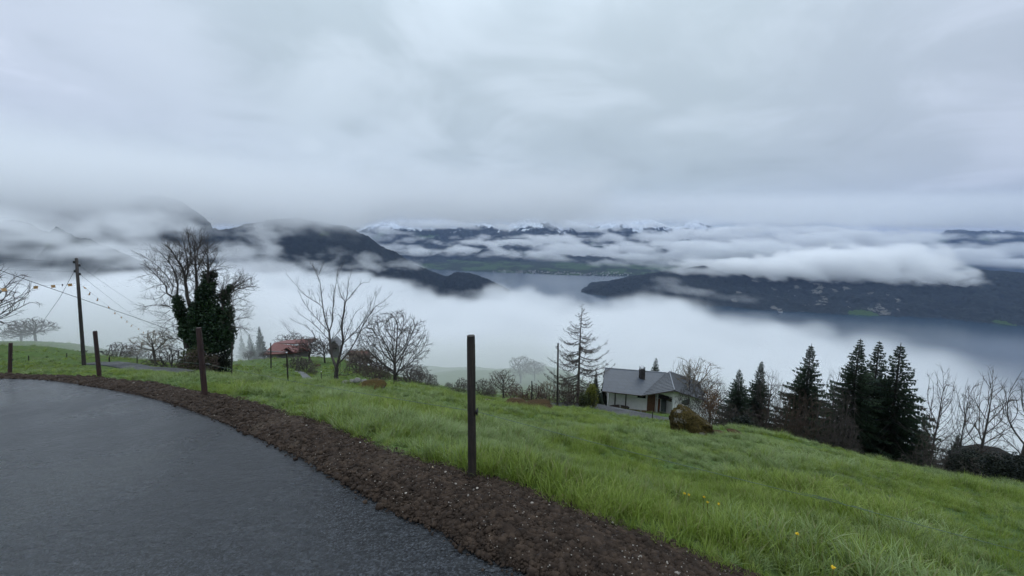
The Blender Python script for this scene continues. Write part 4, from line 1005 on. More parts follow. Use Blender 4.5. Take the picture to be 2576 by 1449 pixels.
def spruce(px, d, top, wid, label, seed, name='spruce_tree', group=None, skirt=.05, base=None):
    b = stand_tree(px, d, top, 1.0) if base is None else base; u, v, dd = pix(b); Hh = (v - top) * dd / F / math.cos(PITCH); W = wid * dd / F
    root = tree_empty(name, b, label, 'spruce', group); key = (seed, skirt)
    if key not in _sp:
        Tr, V, Fq = spruce_mesh(seed, 10.0, 4.4, skirt); t_ = Tr.build('trunk', M_bark, root); c = mesh_ob('crown', V, Fq, M_needle, root); _sp[key] = (t_, c)
    else:
        for o in _sp[key]:
            c = o.copy(); COL.objects.link(c); c.parent = root
    root.scale = (W / 4.4, W / 4.4, Hh / 10); root.rotation_euler = (0, 0, seed * 1.3 + px * .01)
    return root
#PART3
# ================================================================== PART 3: placing everything
def Z(ox, oy, sc):
    return lambda x, y: ((ox + x / sc) * 0.63889, (oy + y / sc) * 0.63889)
Z3 = Z(1000, 1000, 2.5875); Z2 = Z(560, 880, 2.338); Z5 = Z(2050, 1150, 2.4147)

def box(bm_V, bm_F, a, b):
    i = len(bm_V); (x0, y0, z0), (x1, y1, z1) = a, b
    bm_V += [(x0, y0, z0), (x1, y0, z0), (x1, y1, z0), (x0, y1, z0), (x0, y0, z1), (x1, y0, z1), (x1, y1, z1), (x0, y1, z1)]
    bm_F += [(i, i + 3, i + 2, i + 1), (i + 4, i + 5, i + 6, i + 7), (i, i + 1, i + 5, i + 4), (i + 1, i + 2, i + 6, i + 5), (i + 2, i + 3, i + 7, i + 6), (i + 3, i, i + 4, i + 7)]
def prism(V, Fc, poly, off):
    """closed slab from a planar polygon and an offset vector"""
    i = len(V); n = len(poly); off = np.asarray(off, float)
    V += [tuple(np.asarray(p, float)) for p in poly] + [tuple(np.asarray(p, float) + off) for p in poly]
    Fc += [tuple(i + k for k in range(n)), tuple(i + n + k for k in reversed(range(n)))]
    Fc += [(i + (k + 1) % n, i + k, i + n + k, i + n + (k + 1) % n) for k in range(n)]

# ------------------------------------------------------------------ fence posts
M_post = plain('weathered_dark_wood', (0.030, 0.022, 0.018), .75, .5, 7, c2=(0.085, 0.066, 0.052), bump=.8, spec=.35)
M_postred = plain('reddish_wood', (0.045, 0.022, 0.018), .7, .5, 5, c2=(0.085, 0.042, 0.034), bump=.7, spec=.35)
M_black = plain('black_plastic', (0.012, 0.012, 0.012), .35, .2, 5, spec=.5)
M_rot = plain('damp_orange_wood', (0.07, 0.032, 0.018), .8, .5, 9, bump=.6)
def wood_mat(name, dark, lite, top):
    m, nt, b = new_mat(name); t = N(nt, 'ShaderNodeTexCoord'); mp = N(nt, 'ShaderNodeMapping'); mp.inputs['Scale'].default_value = (22, 22, 1.8); L(nt, t.outputs['Object'], mp.inputs[0])
    n = N(nt, 'ShaderNodeTexNoise', i_Scale=1.0, i_Detail=7.0, i_Roughness=0.7); L(nt, mp.outputs[0], n.inputs['Vector'])
    n2 = N(nt, 'ShaderNodeTexNoise', i_Scale=9.0, i_Detail=4.0); L(nt, t.outputs['Object'], n2.inputs['Vector'])
    c = ramp(nt, n.outputs[0], [(.34, dark), (.52, tuple((a + b_) / 2 for a, b_ in zip(dark, lite))), (.62, lite), (.72, top)])
    c = mixc(nt, ramp(nt, n2.outputs[0], [(.45, (0, 0, 0)), (.7, (.7, .7, .7))]), c, dark)
    L(nt, c, b.inputs['Base Color']); b.inputs['Roughness'].default_value = .62; b.inputs['Specular IOR Level'].default_value = .4
    bp = N(nt, 'ShaderNodeBump'); bp.inputs['Strength'].default_value = .9; bp.inputs['Distance'].default_value = .006; L(nt, n.outputs[0], bp.inputs['Height']); L(nt, bp.outputs[0], b.inputs['Normal']); return m
M_wood = wood_mat('wet_post_wood', (0.014, 0.011, 0.010), (0.060, 0.046, 0.036), (0.26, 0.22, 0.18))
M_woodr = wood_mat('wet_red_post_wood', (0.022, 0.012, 0.011), (0.062, 0.030, 0.025), (0.11, 0.07, 0.055))
def post(bx, by, tx, ty, d, rad, label, mat, sides=6, foot=None, insul=None, group='round wooden fence posts along the road', name='fence_post', cap=None, seed=0):
    base = P(bx, by, d); z = base[2]
    # top on the same vertical plane facing the camera, at the same distance
    rt_ = ray(tx, ty); t = math.hypot(base[0], base[1]) / math.hypot(rt_[0], rt_[1]); top = rt_ * t
    top = base + (top - base); base = base - (top - base) * (.12 / np.linalg.norm(top - base))
    root = empty(name, base, label, 'fence post', group); r = np.random.default_rng(seed)
    ax = top - base; n = 22; V = []; Fc = []
    u = unit(np.cross(ax, [0, 1, 0])); v = unit(np.cross(ax, u)); SD = 14 if rad > .03 else 6
    for k in range(n + 1):
        f = k / n; c = ax * f
        for q in range(SD):
            a = q / SD * 6.283
            rr = rad * (1 - .06 * f) * (1 + .07 * float(vnoise(math.cos(a) * 1.6, math.sin(a) * 1.6, f * 4 + seed)) + .02 * float(vnoise(a * 5, f * 2, seed * 1.0)))
            if k == n: rr *= .95
            V.append(c + u * rr * math.cos(a) + v * rr * math.sin(a) + (ax / np.linalg.norm(ax) * (.003 if k == n else 0)))
    for k in range(n):
        for q in range(SD): Fc.append((k * SD + q, k * SD + (q + 1) % SD, (k + 1) * SD + (q + 1) % SD, (k + 1) * SD + q))
    V.append(ax + unit(ax) * .009); Fc += [(n * SD + q, n * SD + (q + 1) % SD, len(V) - 1) for q in range(SD)]
    mesh_ob('shaft', V, Fc, mat, root)
    if cap:
        T = Tubes(); T.add([ax + unit(ax) * .03, ax + unit(ax) * .05, ax + unit(ax) * .055], [rad * 1.05, rad * 1.0, rad * .2], 10); T.build('cap', cap, root)
    if insul:
        ip = P(insul[0], insul[1], pix(base + ax * .6)[2]) - base
        c0 = ax * np.clip(np.dot(ip, ax) / np.dot(ax, ax), 0, 1); dr = unit(ip - c0); s0 = c0 + dr * rad * .8
        L_ = np.linalg.norm(ip - s0); T = Tubes(); T.add([s0, s0 + dr * L_ * .45], [.006, .006], 6)
        T.add([s0 + dr * L_ * .3, s0 + dr * L_ * .45, s0 + dr * L_ * .7, s0 + dr * L_ * .95, s0 + dr * L_ * 1.08], [.008, .022, .024, .018, .004], 10)
        th_ = np.linspace(0, 5.2, 10); ring = [s0 + dr * (L_ * .75) + np.array([0, 0, .028]) * math.cos(q) + np.array([0, 1, 0]) * .022 * math.sin(q) for q in th_]; T.add(ring, .005, 5)
        T.build('insulator', M_black, root); return base + ip
    return base + ax * .62
W1 = post(1188, 1216, 1185, 845, 3.0, .034, 'nearest fence post, dark wet wood with a black insulator, standing in the soil', M_wood, insul=(1202, 1036), seed=1)
W2 = post(515, 988, 500, 825, 6.9, .046, 'reddish brown fence post in front of the ivy covered tree', M_woodr, insul=(527, 917), seed=2)
W3 = post(249, 935, 239, 833, 11.1, .05, 'leaning brown fence post just right of the wooden utility pole', M_woodr, insul=(259, 885), seed=3)
W4 = post(25, 937, 27, 863, 14.8, .055, 'short dark fence post at the left end of the roadside fence', M_woodr, insul=(33, 905), seed=4)
def wire(name, pts, rad, mat, label, cat='wire', group=None, sag=0.0, n=24, kind=None):
    pts = [np.asarray(p, float) for p in pts]; out = []
    for a, b in zip(pts[:-1], pts[1:]):
        for k in range(n): t = k / n; q = a + (b - a) * t; q[2] -= sag * np.linalg.norm(b - a) * 4 * t * (1 - t); out.append(q)
    out.append(pts[-1]); T = Tubes(); T.add(out, rad, 5); o = T.build(name, mat); return prop(o, label, cat, group, kind)
M_wire = plain('green_grey_wire', (0.085, 0.13, 0.10), .5, .2, 30, spec=.4)
M_wired = plain('dark_cable', (0.03, 0.03, 0.033), .5, .2, 30, spec=.3)
M_wirel = plain('grey_cable', (0.10, 0.105, 0.115), .5, .2, 30, spec=.3)
wire('fence_wire', [P(-330, 880, 19), W4, W3, W2, W1, P(2135, 1272, 2.75), P(2900, 1470, 2.6)], .0020, M_wire, 'thin green electric fence wire strung along the roadside posts', 'fence wire', sag=.004)
# tangle of twine on the wire
def tangle():
    T = Tubes(); r = np.random.default_rng(3); a, b = P(2005, 1235, 2.76), P(2180, 1282, 2.745)
    for k in range(9):
        s = a + (b - a) * r.random(); pts = [s + r.normal(0, .004, 3) + (b - a) * q * .05 * r.uniform(.5, 1.4) + np.array([0, 0, .006 * math.sin(q * 3 + k)]) for q in range(6)]; T.add(pts, .0012, 4)
    prop(T.build('twine_tangle', M_wire), 'frayed tangle of green twine twisted round the fence wire', 'twine')
tangle()
# other posts of the pasture
post(583, 946, 584, 861, 16, .03, 'thin black post right of the ivy covered tree', M_wood, seed=5, group='thin black posts in the pasture')
post(682, 926, 681, 863, 45, .07, 'tall thin black pole in front of the red roof', M_wood, seed=6, group='thin black posts in the pasture')
post(725, 966, 721, 889, 14.2, .03, 'black post with a white top left of the big branching tree', M_wood, seed=7, group='thin black posts in the pasture', cap=plain('white_cap', (.75, .75, .75), .5, .1))
post(809, 965, 808, 937, 17, .022, 'short thin grey post beside the stony brook', M_wood, seed=8, group='thin black posts in the pasture', cap=plain('pale_cap', (.55, .55, .52), .5, .1))
post(1338, 1010, 1338, 959, 31, .05, 'black post standing behind the mossy rock outcrop', M_wood, seed=9, group='thin black posts in the pasture')
post(1394, 1012, 1394, 930, 60, .05, 'slender pale grey pole behind the dark utility pole by the larch', plain('grey_steel', (.2, .21, .22), .5, .1), seed=10, group='thin black posts in the pasture')
post(1146, 1010, 1146, 993, 24, .03, 'tiny dark stake on the grassy brow, left of the nearest post', M_wood, seed=11, group='small stakes in the grass')
post(1641, 1062, 1642, 1036, 36, .05, 'dark stake at the near edge of the lane by the white house', M_wood, seed=12, group='small stakes in the grass')
for k, (x, y0, y1, lab) in enumerate([(1521, 1036, 1018, 'weathered stake left of the daffodils by the white house'), (1560, 1042, 1018, 'weathered stake in front of the dark log pile at the white house'), (1612, 1046, 1031, 'weathered stake below the small window of the white house'), (1649, 1052, 1040, 'weathered stake beside the porch of the white house')]):
    post(x, y0, x, y1, 55, .10, lab, plain('grey_stake', (.22, .21, .19), .8, .3), seed=20 + k, group='weathered stakes before the white house')
for k, (x, y0, y1, d, lab) in enumerate([(72, 905, 895, 30, 'fence stake on the far left meadow below the foggy tree'), (168, 907, 888, 32, 'fence stake left of the wooden utility pole'), (275, 918, 898, 24, 'dark stake beside the lane in front of the grey bush'), (345, 912, 896, 30, 'stake by the foggy lane left of the pale tree')]):
    post(x, y0, x, y1, d, .035, lab, M_wood, seed=30 + k, group='fence stakes along the far left lane')

# ------------------------------------------------------------------ utility poles, cables, bunting
def pole(bx, by, tx, ty, d, rad, label, insul=(), mat=None):
    base = P(bx, by, d); rt_ = ray(tx, ty); top = rt_ * (math.hypot(base[0], base[1]) / math.hypot(rt_[0], rt_[1]))
    root = empty('utility_pole', base, label, 'utility pole'); ax = top - base
    T = Tubes(); T.add([-.04 * ax, ax * .3, ax * .6, ax, ax * 1.004], [rad * 1.15, rad, rad * .92, rad * .8, rad * .1], 12); T.build('shaft', mat or M_pole, root)
    pts = []
    for (ix, iy) in insul:
        r_ = ray(ix, iy); ip = r_ * (math.hypot(*(base + ax * .9)[:2]) / math.hypot(r_[0], r_[1])) - base
        c0 = ax * np.dot(ip, ax) / np.dot(ax, ax); h = unit(ip - c0); T = Tubes()
        T.add([c0, c0 + (ip - c0) * .7 - np.array([0, 0, .05]), ip - np.array([0, 0, .03])], .012, 5); T.build('bracket', M_black, root)
        T = Tubes(); T.add([ip - [0, 0, .05], ip - [0, 0, .03], ip, ip + [0, 0, .03], ip + [0, 0, .06], ip + [0, 0, .08]], [.025, .05, .045, .03, .05, .02], 8); T.build('insulator', M_black, root)
        pts.append(base + ip)
    return base, base + ax, pts
M_pole = wood_mat('pole_wood', (0.022, 0.018, 0.017), (0.055, 0.044, 0.040), (0.12, 0.10, 0.085))
pb, pt, pins = pole(212, 926, 192, 650, 20, .075, 'tall leaning wooden utility pole with four insulators on the left', [(186, 660), (200, 668), (188, 683), (201, 690)])
def onpole(t): return pb + (pt - pb) * t
pole(1402, 1033, 1404, 863, 38, .10, 'dark utility pole in front of the larch, left of the white house', [(1401, 872)])
def far(px, py, d): return P(px, py, d)
wire('power_line', [far(-200, 632, 16), pins[0]], .004, M_wirel, 'upper power line running from the pole out at the left edge', 'cable', 'power lines on the left pole', sag=.01)
wire('power_line', [far(-200, 668, 16), pins[2]], .004, M_wirel, 'lower power line running from the pole out at the left edge', 'cable', 'power lines on the left pole', sag=.01)
wire('power_line', [pins[1], far(420, 800, 60)], .006, M_wirel, 'upper power line sloping from the pole down to the ivy covered tree', 'cable', 'power lines on the left pole', sag=.01)
wire('power_line', [pins[3], far(420, 840, 60)], .006, M_wirel, 'lower power line sloping from the pole down into the fog', 'cable', 'power lines on the left pole', sag=.01)
wire('guy_wire', [onpole(.93), P(150, 750, 21.5), P(106, 812, 24)], .009, M_wirel, 'slanting grey stay cable running down left from the utility pole', 'stay cable')
T = Tubes(); q = P(157, 717, 20.5); T.add([q + [0, 0, -.06], q, q + [0, 0, .06]], [.01, .035, .01], 6); prop(T.build('stay_insulator', M_black), 'small dark insulator halfway along the slanting stay cable', 'insulator')
wire('cable', [P(-60, 655, 15), P(8, 683, 16), P(205, 752, 20.5), P(330, 795, 23), P(480, 848, 27.5)], .013, M_wired, 'thick dark cable crossing behind the utility pole towards the ivy tree', 'cable', sag=.002)
M_flag = plain('orange_flag', (0.50, 0.27, 0.12), .8, .15, 3, c2=(0.58, 0.38, 0.18)); M_flag2 = plain('flag_mark', (0.45, 0.16, 0.06), .8, .2, 6); M_flagw = plain('white_flag', (.7, .7, .68), .8, .05)
for m_ in (M_flag,):
    pass
def bunting(pts, flags, label, size, mat, string_r=.004, mark=True):
    pts = [np.asarray(p) for p in pts]; root = empty('bunting', pts[0], label, 'bunting')
    T = Tubes(); out = []
    for a, b in zip(pts[:-1], pts[1:]):
        for k in range(8): out.append(a + (b - a) * k / 8)
    out.append(pts[-1]); T.add(np.array(out) - pts[0], string_r, 4); T.build('string', M_wirel, root)
    r = np.random.default_rng(int(abs(pts[0][0]) * 10))
    for (c, dr, wd) in flags:
        h = unit(dr); w, hh = size * wd, size * .55; nx, nz = 6, 5; V, Fc = [], []; sw = r.normal(0, .22); n_ = unit(np.cross(h, [0, 0, 1]))
        for i in range(nx + 1):
            for j in range(nz + 1):
                u_, v_ = i / nx - .5, j / nz; V.append(c - pts[0] + h * w * u_ * (1 - .15 * v_) + n_ * (size * .16 * math.sin(i * 1.2 + r.random() * .3) * v_ + sw * size * v_) - np.array([0, 0, 1]) * hh * v_)
        for i in range(nx):
            for j in range(nz): Fc.append((i * (nz + 1) + j, (i + 1) * (nz + 1) + j, (i + 1) * (nz + 1) + j + 1, i * (nz + 1) + j + 1))
        mi = [1 if (mark and 2 <= i <= 3 and 2 <= j <= 3) else 0 for i in range(nx) for j in range(nz)]
        mesh_ob('flag', V, Fc, [mat, M_flag2], root, smooth=True, mi=mi)
d1 = [(-60, 732, 15), (8, 725, 16.2), (90, 719.5, 17.9), (133, 717, 18.8), (175, 713.5, 19.6), (197, 712, 20)]
ps = [P(*p) for p in d1]
bunting(ps, [(ps[k], ps[k + 1] - ps[k - 1], 1.1 if k < 3 else .9) for k in (1, 2, 3, 4)], 'string of orange flags from the left edge to the utility pole', .25, M_flag)
d2 = [(197, 712, 20), (208, 719, 20.6), (227, 735, 21.6), (246, 750, 22.6), (271, 769, 24.2), (289, 784, 25.6), (304, 795, 27), (319, 806, 28.6), (333, 816, 30.4), (347, 825, 32.4), (361, 834, 34.6)]
ps = [P(*p) for p in d2]
bunting(ps, [(ps[k], ps[min(k + 1, 10)] - ps[k - 1] + np.array([0, 0, 0]), .5 if k < 6 else .4) for k in range(1, 11)], 'string of orange flags sloping right from the utility pole', .29, M_flag)
d3 = [(512, 880, 26), (519, 890, 26), (534, 891.5, 26), (545, 889, 26), (553, 887, 26), (561, 884, 26), (569, 880.5, 26), (577, 876, 26), (583, 871, 26)]
ps = [P(*p) for p in d3]
bunting(ps, [(ps[k], ps[k + 1] - ps[k - 1], .45) for k in range(1, 8)], 'string of small white flags across the bush below the ivy tree', .13, M_flagw, mark=False)

# ------------------------------------------------------------------ lanes
def lane(Lp, w, label, name='lane', mat=None, lift=.12):
    Lp = np.array(Lp); t = np.linspace(0, len(Lp) - 1, 60); C_ = np.stack([np.interp(t, np.arange(len(Lp)), Lp[:, k]) for k in range(2)], -1)
    k = np.hanning(11); k /= k.sum()
    for c in range(2): C_[5:-5, c] = np.convolve(C_[:, c], k, 'valid')
    d = np.gradient(C_, axis=0); d /= np.linalg.norm(d, axis=1)[:, None]; nrm = np.stack([-d[:, 1], d[:, 0]], -1)
    ws = np.linspace(-1, 1, 9) * w; XY = C_[:, None] + nrm[:, None] * ws[None, :, None]
    Zc = np.array([G(*c) for c in C_]); Zs = Zc[:, None] * .6 + np.array([[G(*q) for q in row] for row in XY]) * .4
    Zs = np.array([[G(*q) for q in row] for row in XY]); Zs = Zs * .5 + Zs.mean(1)[:, None] * .5 + lift
    V = np.concatenate([XY, Zs[..., None]], -1); V = np.concatenate([V[:, :1] - [0, 0, .5], V, V[:, -1:] - [0, 0, .5]], 1); m = V.shape[1]
    i = (np.arange(59)[:, None] * m + np.arange(m - 1)[None]).ravel()
    prop(mesh_ob(name, V.reshape(-1, 3), np.stack([i, i + m, i + m + 1, i + 1], -1), mat or M_lane), label, name, kind='structure')
M_lane = asphalt_mat('lane_asphalt', (0.022, 0.024, 0.026), .6)
lane(LANE1, .5, 'narrow asphalt lane behind the left meadow')
lane(BROOK, .4, 'stony grey brook trickling down beside the brambles', 'brook', plain('brook_stones', (.085, .085, .08), .4, .7, 7, bump=1.0, spec=.6), .03)
lane(LANE2, 3.0, 'narrow asphalt lane in front of the white house')

# ------------------------------------------------------------------ white house
M_white = plain('white_render', (.80, .78, .76), .9, .08, 1.5, bump=.2); M_timber = plain('dark_timber', (.05, .04, .035), .8, .3, 6)
M_brick = plain('brown_masonry', (.14, .075, .045), .9, .4, 7, bump=.5); M_glass = plain('dark_window_glass', (.02, .022, .025), .12, .1, 2, spec=.6)
M_door = plain('orange_brown_door', (.19, .07, .03), .6, .2, 4); M_wpost = plain('white_painted_wood', (.62, .62, .6), .7, .06, 6)
def roof_mat(name, c, sc, stripe_z=False, axis=None, lines=.5, dk=.45):
    m, nt, b = new_mat(name); t = N(nt, 'ShaderNodeTexCoord'); mp = N(nt, 'ShaderNodeMapping'); L(nt, t.outputs['UV'], mp.inputs[0]); mp.inputs['Scale'].default_value = (sc[0], sc[1], 1)
    w = N(nt, 'ShaderNodeTexBrick'); L(nt, mp.outputs[0], w.inputs['Vector']); w.inputs['Color1'].default_value = (*c, 1); w.inputs['Color2'].default_value = (*[v * .88 for v in c], 1); w.inputs['Mortar'].default_value = (*[v * dk for v in c], 1)
    w.inputs['Scale'].default_value = 1; w.inputs['Mortar Size'].default_value = .06 if lines < 50 else .16; w.inputs['Brick Width'].default_value = lines; w.inputs['Row Height'].default_value = 1.0; w.inputs['Mortar Smooth'].default_value = .3
    n = N(nt, 'ShaderNodeTexNoise', i_Scale=1.2, i_Detail=7.0, i_Roughness=.7); L(nt, t.outputs['Object'], n.inputs['Vector'])
    cc_ = mixc(nt, ramp(nt, n.outputs[0], [(.4, (0, 0, 0)), (.75, (.5, .5, .5))]), w.outputs[0], tuple(v * .6 for v in c)); L(nt, cc_, b.inputs['Base Color']); b.inputs['Roughness'].default_value = .5; b.inputs['Specular IOR Level'].default_value = .4
    bp = N(nt, 'ShaderNodeBump'); bp.inputs['Strength'].default_value = .5; bp.inputs['Distance'].default_value = .03; L(nt, w.outputs['Fac'], bp.inputs['Height']); bp.invert = True; L(nt, bp.outputs[0], b.inputs['Normal']); return m
def roof_slab(name, A, B, C, D, th, mat, parent, o, under=None, courses=0):
    """A,B along the ridge, D,C along the eave below them; UV in metres. courses>0 builds overlapping tile courses"""
    A, B, C, D = [np.asarray(p, float) - o for p in (A, B, C, D)]; nrm = unit(np.cross(B - A, D - A)); nrm = nrm if nrm[2] > 0 else -nrm
    V, Fc, UV = [], [], []; n = max(1, courses)
    for k in range(n):
        t0, t1 = k / n, (k + 1) / n; p = [A + (D - A) * t0, B + (C - B) * t0, B + (C - B) * t1, A + (D - A) * t1]
        if courses: p[2] = p[2] + nrm * .05; p[3] = p[3] + nrm * .05; p[0] = p[0] + nrm * .005; p[1] = p[1] + nrm * .005
        i = len(V); V += p + [q - nrm * (th if k == n - 1 or not courses else .05) for q in p]
        Fc += [(i, i + 1, i + 2, i + 3), (i + 7, i + 6, i + 5, i + 4), (i, i + 4, i + 5, i + 1), (i + 1, i + 5, i + 6, i + 2), (i + 2, i + 6, i + 7, i + 3), (i + 3, i + 7, i + 4, i)]
    ob = mesh_ob(name, V, Fc, mat, parent); me = ob.data; uv = me.uv_layers.new(name='UV'); ax = unit(B - A); dn = unit(D - A - ax * np.dot(D - A, ax))
    for lp in me.loops:
        v = np.array(me.vertices[lp.vertex_index].co) - A; uv.data[lp.index].uv = (float(v @ ax), float(v @ dn))
    return ob
def wall_panel(name, A, B, zt_a, zt_b, zb, th, mat, parent, o, inward):
    A, B = np.asarray(A, float), np.asarray(B, float); V, Fc = [], []
    poly = [(A[0], A[1], zb), (B[0], B[1], zb), (B[0], B[1], zt_b), (A[0], A[1], zt_a)]
    prism(V, Fc, [np.array(p) - o for p in poly], np.asarray(inward) * th); return mesh_ob(name, V, Fc, mat, parent)
def on_wall(A, B, u0, u1, z0, z1, proud, th, name, mat, parent, o):
    A, B = np.asarray(A, float)[:2], np.asarray(B, float)[:2]; n = np.array([(B - A)[1], -(B - A)[0]]); n /= np.linalg.norm(n)
    if n @ A > 0: n = -n
    a = A + (B - A) * u0 + n * proud; b = A + (B - A) * u1 + n * proud; V, Fc = [], []
    prism(V, Fc, [np.array([*a, z0]) - o, np.array([*b, z0]) - o, np.array([*b, z1]) - o, np.array([*a, z1]) - o], np.array([-n[0], -n[1], 0]) * th); return mesh_ob(name, V, Fc, mat, parent)
def white_house():
    k = 1.3
    rA = P(1522, 926, 50 * k); rB = P(1676, 938, 51.5 * k)
    eA = P(1515, 984, 46.3 * k); eB = P(1614, 995, 45 * k); apx = P(1684, 936, 50.5 * k); cor = P(1697, 983, 43.4 * k); rbk = P(1760, 962, 52.5 * k); rfr = P(1781, 1011, 46.5 * k)
    nn_ = np.cross(rB - rA, eB - rA); e_ = ray(1515, 984); eA = e_ * (np.dot(nn_, rA) / np.dot(nn_, e_)); o = P(1600, 1035, 47 * k); root = empty('white_house', o, 'white walled house with a slate grey roof and chimney beside the lane', 'house')
    M_slate = roof_mat('slate_roof', (.070, .081, .100), (1, 1), lines=1.4, dk=.7); M_slat = roof_mat('tile_roof', (.095, .102, .115), (1, 2.0), lines=60, dk=.18)
    rf = roof_slab('roof', rA, rB, eB, eA, .14, M_slate, root, o)
    # back slope
    rearA = np.array([rA[0] + .3, rA[1] + 2.5, eB[2] - .6]); rearB = np.array([rB[0] + .3, rB[1] + 2.5, eB[2] - .6])
    roof_slab('roof', rB - [0, 0, .01], rA - [0, 0, .01], rearA, rearB, .14, M_slate, root, o)
    roof_slab('roof', eB + (rB - eB) * .96 + [0, 0, .06], apx + [0, 0, .06], cor + [0, 0, .06], eB + [0.0, -.1, .05], .14, M_slat, root, o, courses=14)
    roof_slab('roof', apx + [.02, 0, .06], rbk + [0, 0, .02], rfr, cor + [.02, 0, .06], .14, M_slat, root, o, courses=15)
    T = Tubes(); T.add([eA - o + [0, -.08, -.02], eB - o + [0, -.08, -.02]], .07, 6); T.add([eB - o + [0, -.15, 0], cor - o + [0, -.08, 0]], .06, 6); T.add([cor - o + [0, -.08, 0], rfr - o + [0, -.08, 0]], .06, 6); T.add([eA - o + [.5, .1, -.05], np.array([eA[0] + .6, eA[1] + .9, eA[2] - .5]) - o, np.array([eA[0] + .6, eA[1] + .9, eA[2] - 3.2]) - o], .045, 6); T.build('gutter', M_timber, root)
    T = Tubes(); T.add([rA - o + [0, 0, .04], rB - o + [0, 0, .04]], .09, 6); T.add([apx - o + [0, 0, .12], cor - o + [0, 0, .12]], .10, 6); T.add([apx - o + [0, 0, .12], rbk - o + [0, 0, .08]], .10, 6); T.build('ridge_cap', plain('ridge_metal', (.20, .21, .23), .5, .1, 3), root)
    # chimney
    V, Fc = [], []; c = P(1615, 942, 48.9 * k) - o; box(V, Fc, (c[0] - .42, c[1] - .35, c[2] - .9), (c[0] + .42, c[1] + .35, c[2] + .95)); ch = mesh_ob('chimney', V, Fc, plain('chimney_cladding', (.035, .03, .03), .6, .3, 3), root)
    V, Fc = [], []; zc = c[2] + .95
    for sx in (-.36, .36): box(V, Fc, (c[0] + sx - .04, c[1] - .3, zc), (c[0] + sx + .04, c[1] + .3, zc + .32))
    n = 9
    for q in range(n):
        a0, a1 = math.pi * q / n, math.pi * (q + 1) / n; p0 = (c[0] - .42 * math.cos(a0), zc + .32 + .16 * math.sin(a0)); p1 = (c[0] - .42 * math.cos(a1), zc + .32 + .16 * math.sin(a1))
        prism(V, Fc, [(p0[0], c[1] - .38, p0[1]), (p1[0], c[1] - .38, p1[1]), (p1[0], c[1] - .38, p1[1] + .04), (p0[0], c[1] - .38, p0[1] + .04)], (0, .76, 0))
    mesh_ob('chimney_cap', V, Fc, plain('metal_cowl', (.42, .43, .45), .4, .1, 3), ch)
    # walls: front wall set back under the eave
    wA = P(1531, 1000, 47.4 * k)[:2]; wB = P(1628, 1000, 46.3 * k)[:2]; wC = P(1650, 1010, 46.2 * k)[:2]; wD = P(1697, 1010, 46.8 * k)[:2]; wE = P(1693, 1010, 44.6 * k)[:2]; wF = P(1776, 1010, 47.6 * k)[:2]
    zb = P(1600, 1047, 46 * k)[2]; zt = min(eA[2], eB[2]) - .05
    inw = np.array([0, 1, 0])
    wall = wall_panel('wall', [*wA, 0], [*wC, 0], zt, zt, zb - .3, .3, M_white, root, o, inw)
    wall_panel('wall', [wA[0] + .01, wA[1] + .32, 0], [wA[0] + .8, wA[1] + 6.5, 0], zt, zt, zb - .3, .25, M_white, root, o, (1, 0, 0))
    rec = P(1672, 1010, 49.5 * k)[:2]
    wall_panel('wall', [wC[0] - .3, wC[1] + 1.0, 0], [wE[0] + 1.4, wE[1] + 2.6, 0], zt - .1, zt + .1, zb - .3, .3, M_white, root, o, inw)
    wall_panel('wall', [wE[0] - .02, wE[1] + .31, 0], [wE[0] + .1, wE[1] + 2.58, 0], zt + .2, zt, zb - .3, .25, M_white, root, o, (1, 0, 0))
    wall_panel('wall', [*wE, 0], [*wF, 0], cor[2] - .25, rfr[2] + .15, zb - .6, .3, M_white, root, o, inw)
    # gable triangle over the porch
    V, Fc = [], []; g0 = P(1652, 990, 45.0 * k); 
    prism(V, Fc, [np.array([wC[0], wC[1] - .6, zt + .15]) - o, np.array([wE[0], wE[1] - .02, zt - .05]) - o, np.array([wE[0], wE[1] - .02, cor[2] - .2]) - o], (0, .12, 0)); mesh_ob('gable', V, Fc, M_white, root)
    on = lambda *a: on_wall(*a, root, o)
    on(wA, wC, .0, .012, zb - .2, zt, .03, .05, 'timber_post', M_wpost); 
    for u in (.13, .36): on(wA, wC, u, u + .022, zb - .1, zt, .03, .05, 'timber_post', M_timber)
    on(wA, wC, .82, .985, zb - .2, zt, .06, .07, 'masonry_pier', M_brick)
    w1 = on(wA, wC, .595, .80, zt - 1.25, zt - .1, .035, .05, 'window', M_wpost); on_wall(wA, wC, .612, .785, zt - 1.17, zt - .16, .05, .03, 'pane', M_glass, w1, o)
    on(wA, wC, .44, .82, zb - .1, zb + .55, .05, .06, 'stone_plinth', plain('plinth_stone', (.17, .10, .06), .9, .4, 3, bump=.6))
    w2 = on(wE, wF, .24, .50, zt - 2.0, zt - .9, .03, .05, 'window', M_wpost); on_wall(wE, wF, .255, .485, zt - 1.93, zt - .97, .045, .03, 'pane', plain('grey_glass', (.07, .07, .075), .2, .2), w2, o)
    rcA, rcB = np.array([wC[0] - .3, wC[1] + 1.0]), np.array([wE[0] + 1.4, wE[1] + 2.6])
    on(rcA, rcB, .10, .38, zb, zb + 2.3, .03, .05, 'door', M_door)
    on(rcA, rcB, .42, .74, zb + .1, zb + 2.3, .03, .05, 'glass_block_window', plain('glass_blocks', (.16, .18, .17), .25, .5, 9))
    V, Fc = [], []; q0 = np.array([wC[0], wC[1] - .3, zt - .55]) - o; q1 = np.array([wE[0], wE[1] + .1, zt - .6]) - o; prism(V, Fc, [q0, q1, q1 + [0, 0, .22], q0 + [0, 0, .22]], (0, .2, 0)); mesh_ob('porch_beam', V, Fc, M_timber, root)
    V, Fc = [], []; prism(V, Fc, [q0 + [0, .25, -.3], q1 + [0, .25, -.3], q1 + [0, 2.0, .0], q0 + [0, .9, .0]], (0, 0, .1)); mesh_ob('porch_ceiling', V, Fc, M_timber, root)
